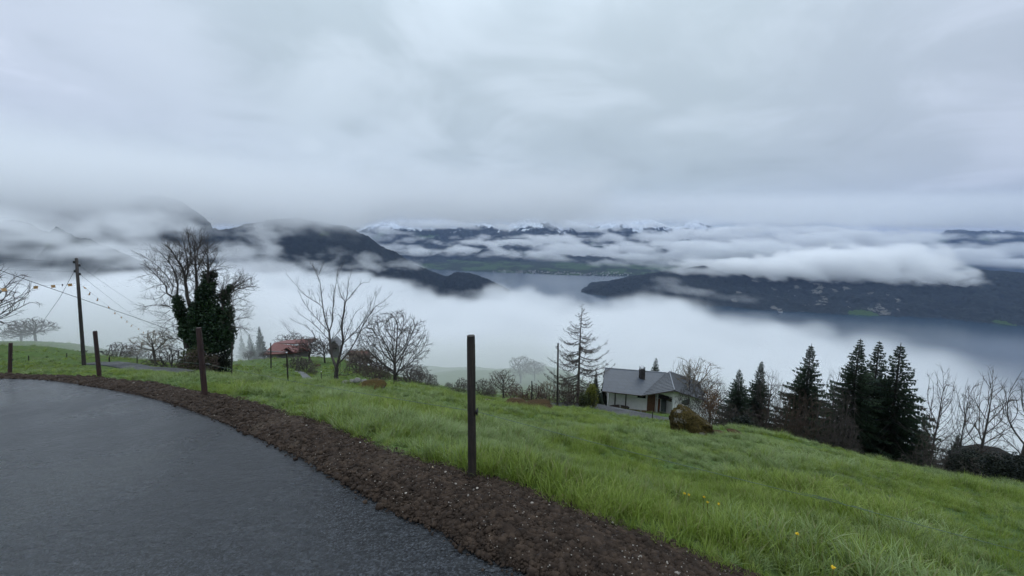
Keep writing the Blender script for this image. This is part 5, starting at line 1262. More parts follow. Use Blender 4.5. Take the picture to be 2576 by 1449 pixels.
    for q in (np.array([wC[0] + .02, wC[1] - .45]), np.array([wE[0] - .16, wE[1] - .25])):
        T = Tubes(); h = (zt if q[0] < wD[0] - 1.5 else cor[2] - .25); T.add([np.array([q[0], q[1], zb - .5]) - o, np.array([q[0], q[1], h]) - o], .13, 4); T.build('porch_post', M_wpost, root, smooth=False)
    V, Fc = [], []; f0 = np.array([wC[0] - .3, wC[1] - .7, zb - .6]) - o; box(V, Fc, tuple(f0), (f0[0] + 4.6, f0[1] + 4.5, f0[2] + .62)); mesh_ob('porch_floor', V, Fc, plain('porch_concrete', (.16, .16, .15), .8, .2, 3), root)
    return wA, wC, zb
hA, hC, hzb = white_house()
ICO5 = ico(5)
M_rock = plain('grey_rock', (.12, .115, .105), .9, .5, 3, bump=.8, c2=(.24, .23, .21)); M_palerock = plain('pale_rock', (.42, .40, .37), .85, .3, 3, bump=.6)
def rock(name, px, py, d, w, h, dep, label, mat, seed, cat='rock', base=ICO3, shape=None, rough=.3, group=None, sink=.25):
    V0, F0 = base; V = V0.copy(); nz = fbm(V[:, 0] * 1.7 + seed, V[:, 1] * 1.7, V[:, 2] * 1.7, 5, seed, .6)
    V = V * (1 + rough * nz)[:, None] + V0 * (np.abs(fbm(V0[:, 0] * 6 + seed, V0[:, 1] * 6, V0[:, 2] * 6, 3, seed + 2)) * .12)[:, None]
    if shape: V = shape(V)
    b = P(px, py, d); s = d / F; V = V * np.array([w * s / 2, dep / 2, h * s * (1 / (1 - sink * .5)) / 2]); V[:, 2] += h * s * .5 * (1 - sink)
    o = mesh_ob(name, V, F0, mat, smooth=False); o.location = tuple(b); return prop(o, label, cat, group)
def moss_rock_mat(name, moss1, moss2, rockc, thr=.52, sc=2.2):
    m, nt, b = new_mat(name); t = N(nt, 'ShaderNodeTexCoord'); n = N(nt, 'ShaderNodeTexNoise', i_Scale=sc, i_Detail=8.0, i_Roughness=.68); L(nt, t.outputs['Object'], n.inputs['Vector'])
    n2 = N(nt, 'ShaderNodeTexNoise', i_Scale=sc * 5, i_Detail=7.0, i_Roughness=.7); L(nt, t.outputs['Object'], n2.inputs['Vector'])
    mo = ramp(nt, n2.outputs[0], [(.35, moss1), (.65, moss2)]); rc = ramp(nt, n2.outputs[0], [(.35, tuple(v * .5 for v in rockc)), (.65, rockc)])
    c = mixc(nt, ramp(nt, n.outputs[0], [(thr, (0, 0, 0)), (thr + .05, (1, 1, 1))]), mo, rc); L(nt, c, b.inputs['Base Color']); b.inputs['Roughness'].default_value = .95; b.inputs['Specular IOR Level'].default_value = .1
    bp = N(nt, 'ShaderNodeBump'); bp.inputs['Strength'].default_value = 1; bp.inputs['Distance'].default_value = .06; L(nt, n2.outputs[0], bp.inputs['Height']); L(nt, bp.outputs[0], b.inputs['Normal']); return m
M_moss = moss_rock_mat('mossy_rock', (.014, .012, .005), (.085, .062, .020), (.24, .22, .19), .57)
M_mossb = moss_rock_mat('brown_mossy_rock', (.03, .022, .011), (.075, .045, .02), (.22, .20, .17), .60, 1.6)
def bshape(V):
    z = V[:, 2]; x = V[:, 0]
    V = V.copy(); top = np.where(x < -.35, 1.0, 1.0 - .62 * np.clip((x + .35) / 1.35, 0, 1)); V[:, 2] = np.where(z > 0, z * top * 1.15, z)
    V[:, 0] = x - .30 * np.clip(z, 0, 1) + .12; V[:, 0] = np.sign(V[:, 0]) * np.abs(V[:, 0]) ** .88; return V
rock('boulder', 1735, 1106, 17, 96, 88, 1.6, 'big moss covered boulder in the grass in front of the white house', M_moss, 3, 'boulder', shape=bshape, rough=.42, base=ICO5)
rock('boulder', 1800, 1104, 17.6, 72, 18, 1.0, 'low brown mossy slab trailing off the big boulder to the right', M_mossb, 5, 'boulder', rough=.3)
rock('rock_outcrop', 1298, 1032, 25, 74, 24, 2.4, 'low brown mossy outcrop in the grass, left part nearest the middle post', M_mossb, 7, 'rock', rough=.25)
rock('rock_outcrop', 1352, 1036, 24, 84, 26, 2.2, 'darker brown stony outcrop just left of the utility pole', M_mossb, 9, 'rock', rough=.3)
rock('rock', 1224, 1020, 25, 36, 12, 1.2, 'small dark mossy rock to the right of the nearest post', M_moss, 11)
rock('rock', 1850, 1093, 19, 30, 6, 1.0, 'flat mossy stony patch right of the big boulder', M_mossb, 13, rough=.4)
rock('brush_heap', 658, 967, 17, 40, 22, .9, 'round dark heap of brush at the edge of the pasture', plain('dark_brush', (.010, .009, .007), .9, .4, 8, c2=(.035, .028, .018), bump=1), 15, 'heap', rough=.4)
rk = np.random.default_rng(8)
for k, (x, y, w, h) in enumerate([(868, 968, 22, 12), (884, 964, 18, 10), (899, 961, 20, 11), (915, 963, 16, 9), (905, 968, 22, 9), (878, 973, 16, 8), (890, 970, 14, 8), (930, 966, 14, 7), (861, 975, 12, 6), (858, 968, 12, 7)]):
    pos = ['at the left end', 'in the middle of the upper row', 'at the top', 'right of the top', 'at the centre', 'at the lower left', 'just below the middle', 'at the right end', 'lowest at the left', 'farthest left in the upper row'][k]
    rock('stone', x, y, 15.8 + rk.random(), w, h, .35, 'grey stone %s of the heap under the walnut' % pos, M_rock, 40 + k, 'stone', base=ICO2, group='stones of the heap under the branching tree')
rock('moss_mound', 935, 975, 15.0, 70, 16, 1.2, 'orange brown mossy mound right of the stone heap', moss_rock_mat('orange_moss', (.035, .032, .010), (.075, .045, .014), (.13, .12, .1), .62), 61, 'mound')
for k, (x, y, d, w, h, lab) in enumerate([(596, 921, 60, 16, 6, 'small dark rock high in the pasture right of the ivy tree'), (693, 922, 62, 16, 6, 'dark rock in the pasture below the red roofed house'), (625, 940, 40, 14, 5, 'dark rock low in the pasture above the brush heap'), (700, 940, 38, 10, 4, 'little dark rock beside the black post with a white top'), (800, 920, 60, 14, 5, 'dark rock in the pasture between the orchard trees'), (385, 913, 34, 26, 8, 'dark mossy rock by the lane left of the ivy tree')]):
    rock('rock', x, y + 1, d, w, h, w * d / F, lab, M_moss, 70 + k, base=ICO2)
rock('log_pile', 1556, 1030, 60, 56, 12, 1.2, 'dark heap of bark and logs against the white house wall', plain('dark_logs', (.035, .025, .02), .9, .4, 3, bump=.8), 81, 'log pile', rough=.3)
rock('white_rock', 1597, 1043, 57, 9, 5, .5, 'rounded white rock beside the lane, left of the other white one', M_palerock, 83, base=ICO2)
rock('white_rock', 1614, 1047, 56, 8, 4, .5, 'flat bright white rock beside the lane nearest the porch', plain('white_stone', (.75, .75, .73), .8, .1), 84, base=ICO2)
rock('rock', 2478, 1232, 22, 110, 118, 3.4, 'large dark rounded rock mass among the bare trees at the far right', plain('black_rock', (.012, .012, .011), .95, .4, 2, bump=1), 91, rough=.3)
for k, (x, y) in enumerate([(1522, 1036), (1530, 1037), (1538, 1037), (1546, 1038), (1551, 1036), (1527, 1035)]):
    V, Fq = leaf_cloud(np.random.default_rng(k), [(0, 0, .28)], [(.22, .2, .07)], 40, .07); root = empty('daffodil', P(x, y, 57), 'clump of yellow daffodils, %s of the row by the white house' % ('leftmost', 'third from left', 'fourth from left', 'fifth from left', 'rightmost', 'second from left')[k], 'flower', 'daffodils by the white house')
    mesh_ob('blossom', V, Fq, plain('daffodil_yellow', (.75, .68, .12), .6, .1) if k == 0 else bpy.data.materials['daffodil_yellow'], root)
    V, Fq = leaf_cloud(np.random.default_rng(k + 9), [(0, 0, .12)], [(.2, .2, .14)], 60, .1); mesh_ob('leaves', V, Fq, M_olive, root)

# ------------------------------------------------------------------ red roofed farmhouse and the gable house behind
def simple_wall(root, o, pts, zt, zb, mat, name='wall'):
    V, Fc = [], []
    for (a, b, ta, tb) in pts: prism(V, Fc, [np.array([*a[:2], zb]) - o, np.array([*b[:2], zb]) - o, np.array([*b[:2], tb]) - o, np.array([*a[:2], ta]) - o], (0, .3, 0))
    return mesh_ob(name, V, Fc, mat, root)
def red_house():
    d = 92; o = P(725, 905, d); root = empty('farmhouse', o, 'farmhouse with a faded red tiled roof in the mist', 'house')
    Mr = roof_mat('red_tiles', (.19, .06, .048), (1, 2.2), lines=.4, dk=.75); Mw = plain('grey_plaster', (.16, .15, .15), .9, .15, 1)
    r0, r1, r2 = P(690, 862, d + 3), P(741, 870, d + 2.5), P(777, 865, d + 3)
    e0, e1, e2 = P(662, 892, d - 5), P(741, 888, d - 3), P(779, 878, d - 2.5)
    roof_slab('roof', r0, r1, e1, e0, .2, Mr, root, o, courses=10); roof_slab('roof', r1, r2, e2, e1, .2, Mr, root, o, courses=10)
    b0, b2 = np.array([r0[0] + .5, r0[1] + 4, e0[2]]), np.array([r2[0], r2[1] + 4, e2[2]]); roof_slab('roof', r2, r0, b0, b2, .2, Mr, root, o)
    simple_wall(root, o, [(P(672, 895, d - 3.5), P(741, 895, d - 2.2), e0[2] + .4, e1[2] - .1), (P(741, 895, d - 2.15), P(776, 895, d - 1.5), e1[2] - .1, e2[2] - .1)], 0, P(741, 912, d)[2], Mw)
    simple_wall(root, o, [(P(777, 895, d - 1.4), P(779, 895, d + 6), e2[2], e2[2])], 0, P(741, 912, d)[2], Mw)
    for (cx, ty, hw, hh, nm) in ((721, 874, 13.5, 7.5, 'dormer'), (762, 874, 11, 6, 'dormer')):
        a = P(cx, ty, d - 5.2); l = P(cx - hw, ty + hh, d - 5); r_ = P(cx + hw + 4, ty + hh + 4, d - 4.6); bk = P(cx + 9, ty - 3, d + 1)
        dm = roof_slab(nm, a, bk, P(cx + hw + 12, ty + hh - 2, d), r_, .14, Mr, root, o); roof_slab('dormer_roof', bk, a, l, P(cx - hw + 14, ty + hh - 8, d), .14, Mr, dm, o)
        V, Fc = [], []; prism(V, Fc, [a - o + [0, .6, -.1], l - o + [0.3, .5, 0], r_ - o + [-.3, .2, 0]], (0, .2, 0)); mesh_ob('dormer_front', V, Fc, M_timber, dm)
    for (x, y, w, h) in ((755, 884, 7, 7), (768, 881, 5, 5)):
        a = P(x, y, d - 2.6); s = d / F; V, Fc = [], []; box(V, Fc, tuple(a - o - [w * s / 2, 0, h * s / 2]), tuple(a - o + [w * s / 2, .15, h * s / 2])); mesh_ob('window', V, Fc, M_glass, root)
def gable_house():
    d = 105; o = P(838, 890, d); root = empty('gable_house', o, 'grey gabled house behind the big branching tree', 'house'); Mr = roof_mat('grey_tiles', (.11, .115, .12), (1, 2), lines=.5, dk=.7)
    a = P(840, 857, d - 3); l = P(822, 870, d - 3); r_ = P(854, 872, d - 3); sh = np.array([-1.5, 5, 0])
    roof_slab('roof', a, a + sh, r_ + sh, r_, .2, Mr, root, o, courses=8); roof_slab('roof', a + sh, a, l, l + sh, .2, Mr, root, o, courses=8)
    V, Fc = [], []; zb = P(838, 897, d)[2]; L0 = l - o + [.5, .6, 0]; R0 = r_ - o + [-.5, .6, 0]; prism(V, Fc, [(L0[0], L0[1], zb - o[2]), (R0[0], R0[1], zb - o[2]), tuple(R0), tuple(a - o + [0, .6, -.2]), tuple(L0)], (sh[0] * .8, 4, 0)); w = mesh_ob('wall', V, Fc, plain('pale_grey_wall', (.13, .125, .12), .9, .1, 1), root)
    V, Fc = [], []; c = P(842, 874, d - 2.95) - o; box(V, Fc, tuple(c - [.4, .05, .5]), tuple(c + [.4, .3, .5])); mesh_ob('window', V, Fc, M_glass, root)
    d = 88; o = P(905, 900, d); root = empty('cottage', o, 'small cottage with a dull red roof half hidden by bare bushes', 'house'); Mr2 = bpy.data.materials['red_tiles']
    a, b = P(880, 882, d + 2), P(925, 882, d + 2); roof_slab('roof', a, b, P(932, 892, d - 2), P(874, 892, d - 2), .2, Mr2, root, o, courses=8); roof_slab('roof', b, a, P(876, 893, d + 5), P(930, 893, d + 5), .2, Mr2, root, o)
    simple_wall(root, o, [(P(877, 895, d - 1.5), P(929, 895, d - 1.5), P(877, 892, d - 2)[2], P(877, 892, d - 2)[2])], 0, P(905, 905, d)[2], plain('dim_wall', (.2, .18, .17), .9, .1, 1))
red_house(); gable_house()

# ------------------------------------------------------------------ town across the lake
def town():
    Vb, Fb = [], []; box(Vb, Fb, (-6, -5, 0), (6, 5, 7)); Mt = plain('town_wall', (.45, .45, .44), .9, .15, .05)
    mats = [Mt, plain('town_wall_grey', (.28, .28, .28), .9, .15, .05)]; Mrf = plain('town_roof', (.12, .10, .10), .9, .3, .05)
    protos = []; r = np.random.default_rng(77)
    for k in range(2):
        me = bpy.data.meshes.new('wall'); me.from_pydata(Vb, [], Fb); me.materials.append(mats[k]); protos.append(me)
    rm = bpy.data.meshes.new('roof'); rm.from_pydata([(-6.5, -5.6, 7.02), (6.5, -5.6, 7.02), (6.5, 5.6, 7.02), (-6.5, 5.6, 7.02), (-6.5, 0, 10.5), (6.5, 0, 10.5)], [], [(0, 1, 5, 4), (2, 3, 4, 5), (0, 4, 3), (1, 2, 5), (0, 3, 2, 1)]); rm.materials.append(Mrf)
    dg = bpy.context.evaluated_depsgraph_get(); n = 0
    for k in range(400):
        if n >= 170: break
        u = r.random() ** .75; px = 1225 + u * 365; base = np.interp(px, [1060, 1260, 1440, 1577], [683, 686.5, 698, 702]); hgt = np.interp(px, [1225, 1340, 1577], [4, 10, 17]); py = base - 1.5 - (r.random() ** 1.7) * hgt
        rr = ray(px, py); hit, loc, *_ = S.ray_cast(dg, (0, 0, 0), Vector(unit(rr)) , distance=20000) if False else (False, None)
        # ground of the fields: intersect with a gentle slope rising from the shore
        z0 = -450; dist = -450 / rr[2]; bd = ray(px, base); db = -450 / bd[2]
        p = rr * (db + (db * .035) * ((base - py) / 17) * 3.5); p[2] = -452 + max(0, (p[1] - (bd * db)[1])) * .03
        z = field_z(p[0], p[1]); 
        if z is None: continue
        p[2] = z - .5
        s = r.uniform(.55, 1.15); ro = bpy.data.objects.new('town_house', None); COL.objects.link(ro); prop(ro, 'tiny pale house in the town on the far lake shore', 'house', 'pale houses of the town across the lake')
        ro.location = tuple(p); ro.scale = (s * r.uniform(.8, 1.6), s, s * r.uniform(.8, 1.5)); ro.rotation_euler = (0, 0, r.random() * 3.14)
        for nm, me in (('wall', protos[n % 5 == 0]), ('roof', rm)):
            w = bpy.data.objects.new(nm, me); COL.objects.link(w); w.parent = ro
        n += 1
    # two boathouses on the right shore
    for px, py, lab in ((1963, 786, 'white boathouse at the foot of the wooded ridge'),):
        rr = ray(px, py); p = rr * (-449 / rr[2]); ro = empty('boathouse', p, lab, 'boathouse')
        for nm, me in (('wall', protos[0]), ('roof', rm)):
            w = bpy.data.objects.new(nm, me); COL.objects.link(w); w.parent = ro
        ro.scale = (1.6, 1, .8)
def field_z(x, y):
    global _bvh
    from mathutils.bvhtree import BVHTree
    if '_bvh' not in globals():
        o = [q for q in S.objects if q.get('label', '').startswith('low green fields')][0]; me = o.data
        _bvh = BVHTree.FromPolygons([v.co[:] for v in me.vertices], [p.vertices[:] for p in me.polygons])
    h = _bvh.ray_cast(Vector((x, y, 500)), Vector((0, 0, -1)))
    return h[0].z if h[0] is not None and h[0].z > -450 else None
town()

# ------------------------------------------------------------------ hero trees from drawn limbs
def limb_tree(name, conv, limbs, d0, base_px, label, seed, twcfg, bark=M_bark, twig=M_twig, thin=.012, tw_per=9, cat='tree', tw_len=.16, spread=.55, group=None, twr=.006, extra=None):
    r = np.random.default_rng(seed); b = P(base_px[0], base_px[1], d0); paths = []; T0, T1 = Tubes(), Tubes()
    for (pts, ra, rb) in limbs:
        D = np.array([conv(*p) for p in pts], float); n = len(D)
        dep = 0.0
        if paths:
            best = 1e9
            for (Q, dz, _r) in paths:
                e = np.hypot(Q[:, 0] - D[0, 0], Q[:, 1] - D[0, 1]); j = e.argmin()
                if e[j] < best: best = e[j]; dep = dz[j]
        sl = r.normal(0, spread) ; ln = np.r_[0, np.cumsum(np.hypot(*np.diff(D, axis=0).T))] * d0 / F
        t = np.linspace(0, n - 1, (n - 1) * 5 + 1)
        def cr(a):
            # smooth the drawn line
            y = np.interp(t, np.arange(n), a); k = np.array([1, 2, 3, 2, 1]) / 9
            y2 = y.copy(); y2[2:-2] = np.convolve(y, k, 'valid'); return y2
        X, Y, Lq = cr(D[:, 0]), cr(D[:, 1]), np.interp(t, np.arange(n), ln); dz = dep + sl * Lq * (1 if len(paths) else 0)
        W = np.array([P(x, y, d0 + q) for x, y, q in zip(X, Y, dz)]); W += fbm(Lq * 1.6 + seed, len(paths) * 3.1, 0, 2, seed)[:, None] * np.array([.05, .05, .05]) * (np.arange(len(Lq)) > 2)[:, None]
        rad = np.linspace(ra, rb, len(t)); (T0 if ra > thin * 4.5 else T1).add(W - b, rad, 6 if ra > .05 else 4)
        paths.append((np.stack([X, Y], -1), dz, rad))
        # twigs
        total = Lq[-1]; m = int(total * tw_per)
        for q in range(m):
            f = r.uniform(.22 if ra > thin * 4.5 else .05, 1); i = min(int(f * (len(t) - 1)), len(t) - 2); p = W[i]; dd = unit(W[i + 1] - W[i]); s = unit(np.cross(dd, r.normal(0, 1, 3))); a = r.uniform(.5, 1.1)
            rr = min(rad[i] * .5, twr * r.uniform(.8, 1.6)); grow([T1], r, p - b, dd * math.cos(a) + s * math.sin(a) + np.array([0, 0, .25]), tw_len * r.uniform(.5, 1.5) * (1.25 - .6 * f), rr, 0, twcfg)
    root = empty(name, b, label, cat, group); T0.build('trunk', bark, root); T1.build('crown', twig, root)
    if extra: extra(root, b, r)
    return root
wal = [([(835, 1330), (833, 1250), (840, 1150)], .20, .16), ([(838, 1160), (800, 1060), (782, 960), (775, 880), (768, 790)], .12, .085),
 ([(768, 790), (730, 700), (712, 620), (704, 545), (692, 420), (680, 300), (650, 220), (600, 130)], .07, .012), ([(768, 790), (798, 700), (803, 560), (808, 440), (828, 330), (850, 230), (862, 140)], .06, .01), ([(850, 230), (890, 140), (928, 62)], .02, .008),
 ([(775, 885), (700, 805), (630, 735), (560, 680), (490, 625), (412, 560)], .05, .01), ([(766, 800), (690, 710), (620, 640), (575, 580), (520, 510), (470, 430), (445, 380)], .05, .01), ([(782, 1000), (730, 950), (640, 900), (560, 885), (480, 862), (390, 815), (335, 760), (305, 700)], .05, .01),
 ([(702, 548), (650, 500), (590, 460), (535, 430), (480, 380), (430, 320), (380, 270), (325, 200)], .035, .009), ([(635, 900), (610, 800), (560, 760), (500, 720), (430, 690), (355, 650)], .03, .009), ([(776, 882), (840, 820), (880, 770), (900, 740), (925, 660), (950, 580)], .035, .01), ([(650, 210), (620, 150), (570, 90)], .018, .008), ([(655, 215), (680, 160), (695, 90)], .018, .008),
 ([(845, 1145), (870, 1040), (895, 950), (910, 890), (900, 800), (900, 700), (915, 600), (925, 540), (932, 490)], .11, .06), ([(932, 490), (900, 430), (870, 370), (850, 290), (845, 250)], .035, .012), ([(932, 490), (985, 430), (1020, 380), (1070, 320), (1120, 285), (1180, 288)], .035, .009), ([(932, 490), (955, 400), (960, 300), (985, 220), (1000, 140)], .03, .008),
 ([(912, 895), (935, 835), (960, 770), (985, 700), (1020, 620), (1060, 570), (1110, 545)], .04, .01), ([(914, 905), (990, 830), (1050, 770), (1100, 700), (1140, 640), (1175, 560), (1205, 480), (1240, 390)], .045, .01), ([(838, 1130), (900, 1080), (960, 1010), (1010, 930), (1060, 840), (1100, 750), (1150, 660), (1200, 580), (1240, 530), (1330, 480), (1415, 395)], .075, .01),
 ([(1012, 930), (960, 940), (915, 950)], .03, .012), ([(1075, 800), (1150, 730), (1230, 710), (1300, 685), (1370, 650)], .03, .009), ([(1205, 575), (1235, 480), (1250, 420), (1292, 335)], .025, .009), ([(1240, 530), (1300, 540), (1380, 505)], .02, .009), ([(1110, 735), (1180, 640), (1260, 590), (1330, 540)], .022, .009), ([(905, 700), (870, 610), (800, 640), (720, 630), (650, 610)], .02, .008), ([(1050, 885), (1120, 870), (1190, 840)], .02, .008),
 ([(865, 1230), (940, 1235), (1010, 1215), (1100, 1185)], .04, .012), ([(860, 1240), (900, 1200), (950, 1150)], .02, .01), ([(830, 1170), (800, 1200)], .03, .02), ([(1180, 600), (1190, 500), (1200, 430)], .02, .009)]
TW = [dict(seg=3, wob=.12, up=.35, taper=.7, sides=3), dict(n=1.6, len=.55, ang=.7, t0=.3, up=.3, wob=.12, rr=.85, seg=2, sides=3)]
limb_tree('walnut_tree', Z3, wal, 34, Z3(835, 1330), 'large bare walnut tree with long open branches left of centre', 2, TW, tw_per=4.0, tw_len=.85, twr=.018, bark=M_bark, twig=M_twig, thin=.022, spread=.3)
ivyl = [([(415, 1150), (405, 1070), (372, 960), (345, 830), (320, 730), (300, 690)], .20, .13), ([(300, 695), (262, 655), (230, 635), (212, 580), (180, 520), (120, 455), (60, 410), (0, 372)], .07, .01), ([(310, 700), (330, 620), (330, 540), (310, 460), (275, 390), (235, 340), (170, 262), (100, 232)], .07, .01), ([(268, 650), (285, 580), (240, 510), (190, 450), (130, 390), (80, 340), (0, 290)], .05, .01),
 ([(460, 1150), (458, 980), (455, 850), (440, 740), (412, 650), (400, 560), (395, 500), (372, 420), (340, 350), (290, 290), (235, 210), (175, 180)], .16, .012), ([(398, 530), (415, 440), (420, 360), (402, 270), (385, 190), (365, 130)], .06, .01), ([(405, 480), (440, 380), (455, 300), (440, 210), (425, 130), (420, 80)], .05, .01),
 ([(505, 1150), (508, 900), (512, 720), (500, 600), (490, 470), (485, 400), (490, 300), (488, 220), (470, 120)], .15, .012), ([(488, 330), (520, 230), (540, 150), (548, 90)], .035, .009), ([(492, 480), (530, 380), (570, 290), (605, 235), (640, 190)], .045, .009), ([(490, 260), (465, 180), (460, 90)], .025, .008),
 ([(620, 1150), (610, 900), (600, 700), (606, 560), (610, 450), (612, 380), (600, 300), (575, 250)], .15, .015), ([(610, 430), (650, 350), (680, 300), (700, 260)], .035, .008), ([(612, 460), (660, 430), (720, 420), (770, 425)], .03, .008), ([(600, 520), (540, 500), (520, 460)], .02, .008),
 ([(690, 1150), (720, 950), (742, 800), (745, 680), (770, 630), (810, 600), (880, 575), (930, 540), (965, 485)], .14, .01), ([(815, 640), (880, 600), (950, 590), (1010, 575), (1085, 592)], .05, .009), ([(748, 665), (790, 600), (830, 560), (880, 530), (940, 505)], .04, .009), ([(740, 640), (725, 590), (750, 540), (830, 500)], .03, .008),
 ([(800, 735), (850, 700), (900, 690), (960, 715), (990, 735)], .03, .008), ([(790, 845), (850, 800), (900, 785), (975, 815)], .03, .008), ([(800, 920), (870, 880), (930, 870), (985, 860)], .03, .008), ([(820, 970), (880, 950), (930, 960), (960, 990)], .03, .008), ([(790, 780), (850, 750), (920, 750)], .025, .008), ([(810, 1010), (870, 1000), (920, 940)], .025, .008),
 ([(290, 790), (240, 762), (180, 752), (100, 748), (40, 760), (0, 772)], .04, .009), ([(215, 640), (170, 680), (100, 700), (40, 690)], .025, .008), ([(300, 860), (230, 900), (170, 950)], .025, .008), ([(390, 1095), (330, 1065), (260, 1058), (200, 1070), (150, 1010)], .04, .01), ([(255, 800), (210, 830), (180, 855)], .02, .008), ([(200, 560), (130, 570), (60, 600), (10, 620)], .025, .008), ([(120, 455), (60, 470), (0, 480)], .02, .008), ([(310, 930), (240, 960), (190, 1010)], .02, .008),
 ([(360, 400), (300, 380), (250, 300), (200, 240)], .025, .008), ([(340, 350), (350, 250), (330, 160)], .025, .008)]
TW2 = [dict(seg=4, wob=.14, up=.04, taper=.6, sides=3), dict(n=5, len=.5, ang=.65, t0=.15, up=.05, wob=.16, rr=.8, seg=3, sides=3), dict(n=2, len=.5, ang=.6, t0=.3, up=.05, wob=.15, rr=.9, seg=2, sides=3)]
def ivy(root, b, r):
    bl = [(612, 530, 60, 90), (600, 690, 85, 120), (620, 850, 130, 130), (640, 1020, 160, 130), (765, 680, 50, 80), (800, 830, 42, 110), (775, 1010, 70, 150), (330, 730, 45, 70), (370, 850, 48, 90), (385, 960, 50, 90), (470, 850, 40, 110), (700, 900, 80, 150), (500, 960, 60, 140), (760, 1130, 70, 100), (530, 680, 38, 90), (445, 1030, 60, 90), (640, 1130, 150, 60), (810, 600, 30, 40), (660, 470, 30, 34), (600, 600, 60, 80), (345, 800, 48, 60), (400, 1010, 50, 60), (455, 760, 26, 60), (505, 780, 30, 100)]
    cs = [P(*Z2(x, y), 27.55 + r.normal(0, .25)) - b for x, y, w, h in bl]; s = .2733 * 28 / F; rs = [(w * s, w * s * 1.1, h * s) for x, y, w, h in bl]
    V, Fq = leaf_cloud(r, cs, rs, 26000, .085); mesh_ob('ivy', V, Fq, M_ivy, root)
limb_tree('ivy_tree', Z2, ivyl, 28, Z2(560, 1330), 'tall bare tree with trunks thickly clad in dark ivy', 4, TW2, tw_per=8.0, tw_len=.95, twr=.014, spread=.16, extra=ivy)
# larch
def larch():
    d = 56; b = P(*Z5(540, 1075), d); T0, T1 = Tubes(), Tubes(); r = np.random.default_rng(9)
    tk = [Z5(*p) for p in [(540, 1075), (548, 900), (556, 700), (563, 500), (574, 300), (585, 105)]]; W = np.array([P(*p, d) for p in tk]) - b
    t = np.linspace(0, 5, 30); W = np.stack([np.interp(t, range(6), W[:, k]) for k in range(3)], -1); T0.add(W, np.linspace(.24, .015, 30), 7)
    s = d / F * .2646   # metres per crop pixel
    hand = [(920, 240, -1), (880, 150, -1), (800, 380, -1), (770, 330, -1), (740, 365, 1), (700, 330, 1), (640, 300, -1), (600, 290, 1), (520, 300, 1), (560, 250, -1), (470, 250, 1), (450, 230, -1), (960, 200, -1), (860, 250, 1), (660, 250, 1), (830, 320, -1), (905, 390, -1)]
    def branch(y, ln, az, up):
        f = (1075 - y) / 970 * 29; i = int(min(f, 28)); p = W[i] + (W[i + 1] - W[i]) * (f - i); Lm = ln * s; n = 7; tt = np.linspace(0, 1, n + 1); hd = np.array([math.cos(az), math.sin(az), 0])
        pts = np.array([p + hd * Lm * q + np.array([0, 0, Lm * (-.16 * math.sin(q * 3.0) + up * q ** 2.4)]) for q in tt]) + r.normal(0, .012 * Lm, (n + 1, 3)) * tt[:, None]
        T0.add(pts, np.linspace(.02 + Lm * .012, .008, n + 1), 4)
        for q in range(int(Lm / .12)):
            g = r.uniform(.15, 1); j = min(int(g * n), n - 1); c = pts[j] + (pts[j + 1] - pts[j]) * (g * n - j); dd = unit(pts[j + 1] - pts[j]); sd = unit(np.cross(dd, r.normal(0, 1, 3))); l2 = (.18 + .22 * Lm * (1 - g)) * r.uniform(.5, 1.2)
            grow([T1], r, c, dd * .75 + sd * .6, l2, .019, 0, [dict(seg=3, wob=.15, up=-.02, taper=.7, sides=3), dict(n=4, len=.45, ang=.8, t0=.1, up=-.25, wob=.2, rr=.8, seg=2, sides=3)])
    for y, ln, sg in hand: branch(y, ln, (0 if sg > 0 else math.pi) + r.normal(0, .25), r.uniform(.12, .3))
    y = 930
    while y > 118:
        ln = np.interp(y, [105, 250, 420, 600, 800, 930], [12, 105, 190, 270, 290, 210]) * r.uniform(.55, 1.0); branch(y, ln, r.random() * 6.28, r.uniform(.1, .35)); y -= r.uniform(6, 13)
    root = empty('larch_tree', b, 'tall bare larch with upswept branches left of the white house', 'tree'); T0.build('trunk', M_bark, root); T1.build('crown', M_twig_br, root)
larch()

# ------------------------------------------------------------------ other trees and bushes
bt = bare_tree
bt('cherry_tree', -86, 18, 660, 165, 'bare cherry tree reaching in from the left edge', 101, 'round', M_twig, trunk_r=.12, dense=.9)
bt('foggy_tree', 85, 78, 800, 95, 'pale foggy tree on the far left hillside', 102, 'round', M_twig)
bt('foggy_tree', 50, 84, 815, 60, 'fainter foggy tree left of the other one on the far left hillside', 142, 'round', M_twig)
leafy('bush', 108, 50, 878, 36, 'small dark bush on the left hillside', 103, M_darkleaf, 1400, .12)
leafy('bush', 203, 54, 884, 26, 'low dark bush just left of the leaning utility pole foot', 104, M_darkleaf, 900, .12)
bt('grey_bush', 300, 42, 860, 74, 'rounded grey bare bush in mist beyond the left lane', 105, 'shrub', M_twig, cat='bush')
bt('grey_bush', 335, 60, 872, 44, 'fainter bare bush in thick mist beside the rounded grey one', 135, 'shrub', M_twig, cat='bush')
bt('pale_tree', 385, 34, 832, 78, 'small bare tree with pale twigs left of the ivy tree', 106, 'round', M_twig_pale, M_bark, dense=1.2)
bt('bare_shrub', 430, 30, 868, 74, 'straggly bare shrub leaning out left of the ivy tree foot', 107, 'shrub', M_twig, cat='bush')
leafy('shrub', 512, 26.5, 868, 100, 'olive brown shrub at the foot of the ivy tree', 108, M_olive, 5200, .06, lobes=9)
leafy('shrub', 556, 27.5, 880, 56, 'darker shrub at the right foot of the ivy tree', 109, M_darkleaf, 2600, .07, lobes=6)
bt('bare_shrub', 500, 25.5, 880, 110, 'tangle of bare brown stems around the foot of the ivy tree', 110, 'shrub', M_twig_br, cat='bush', dense=1.3)
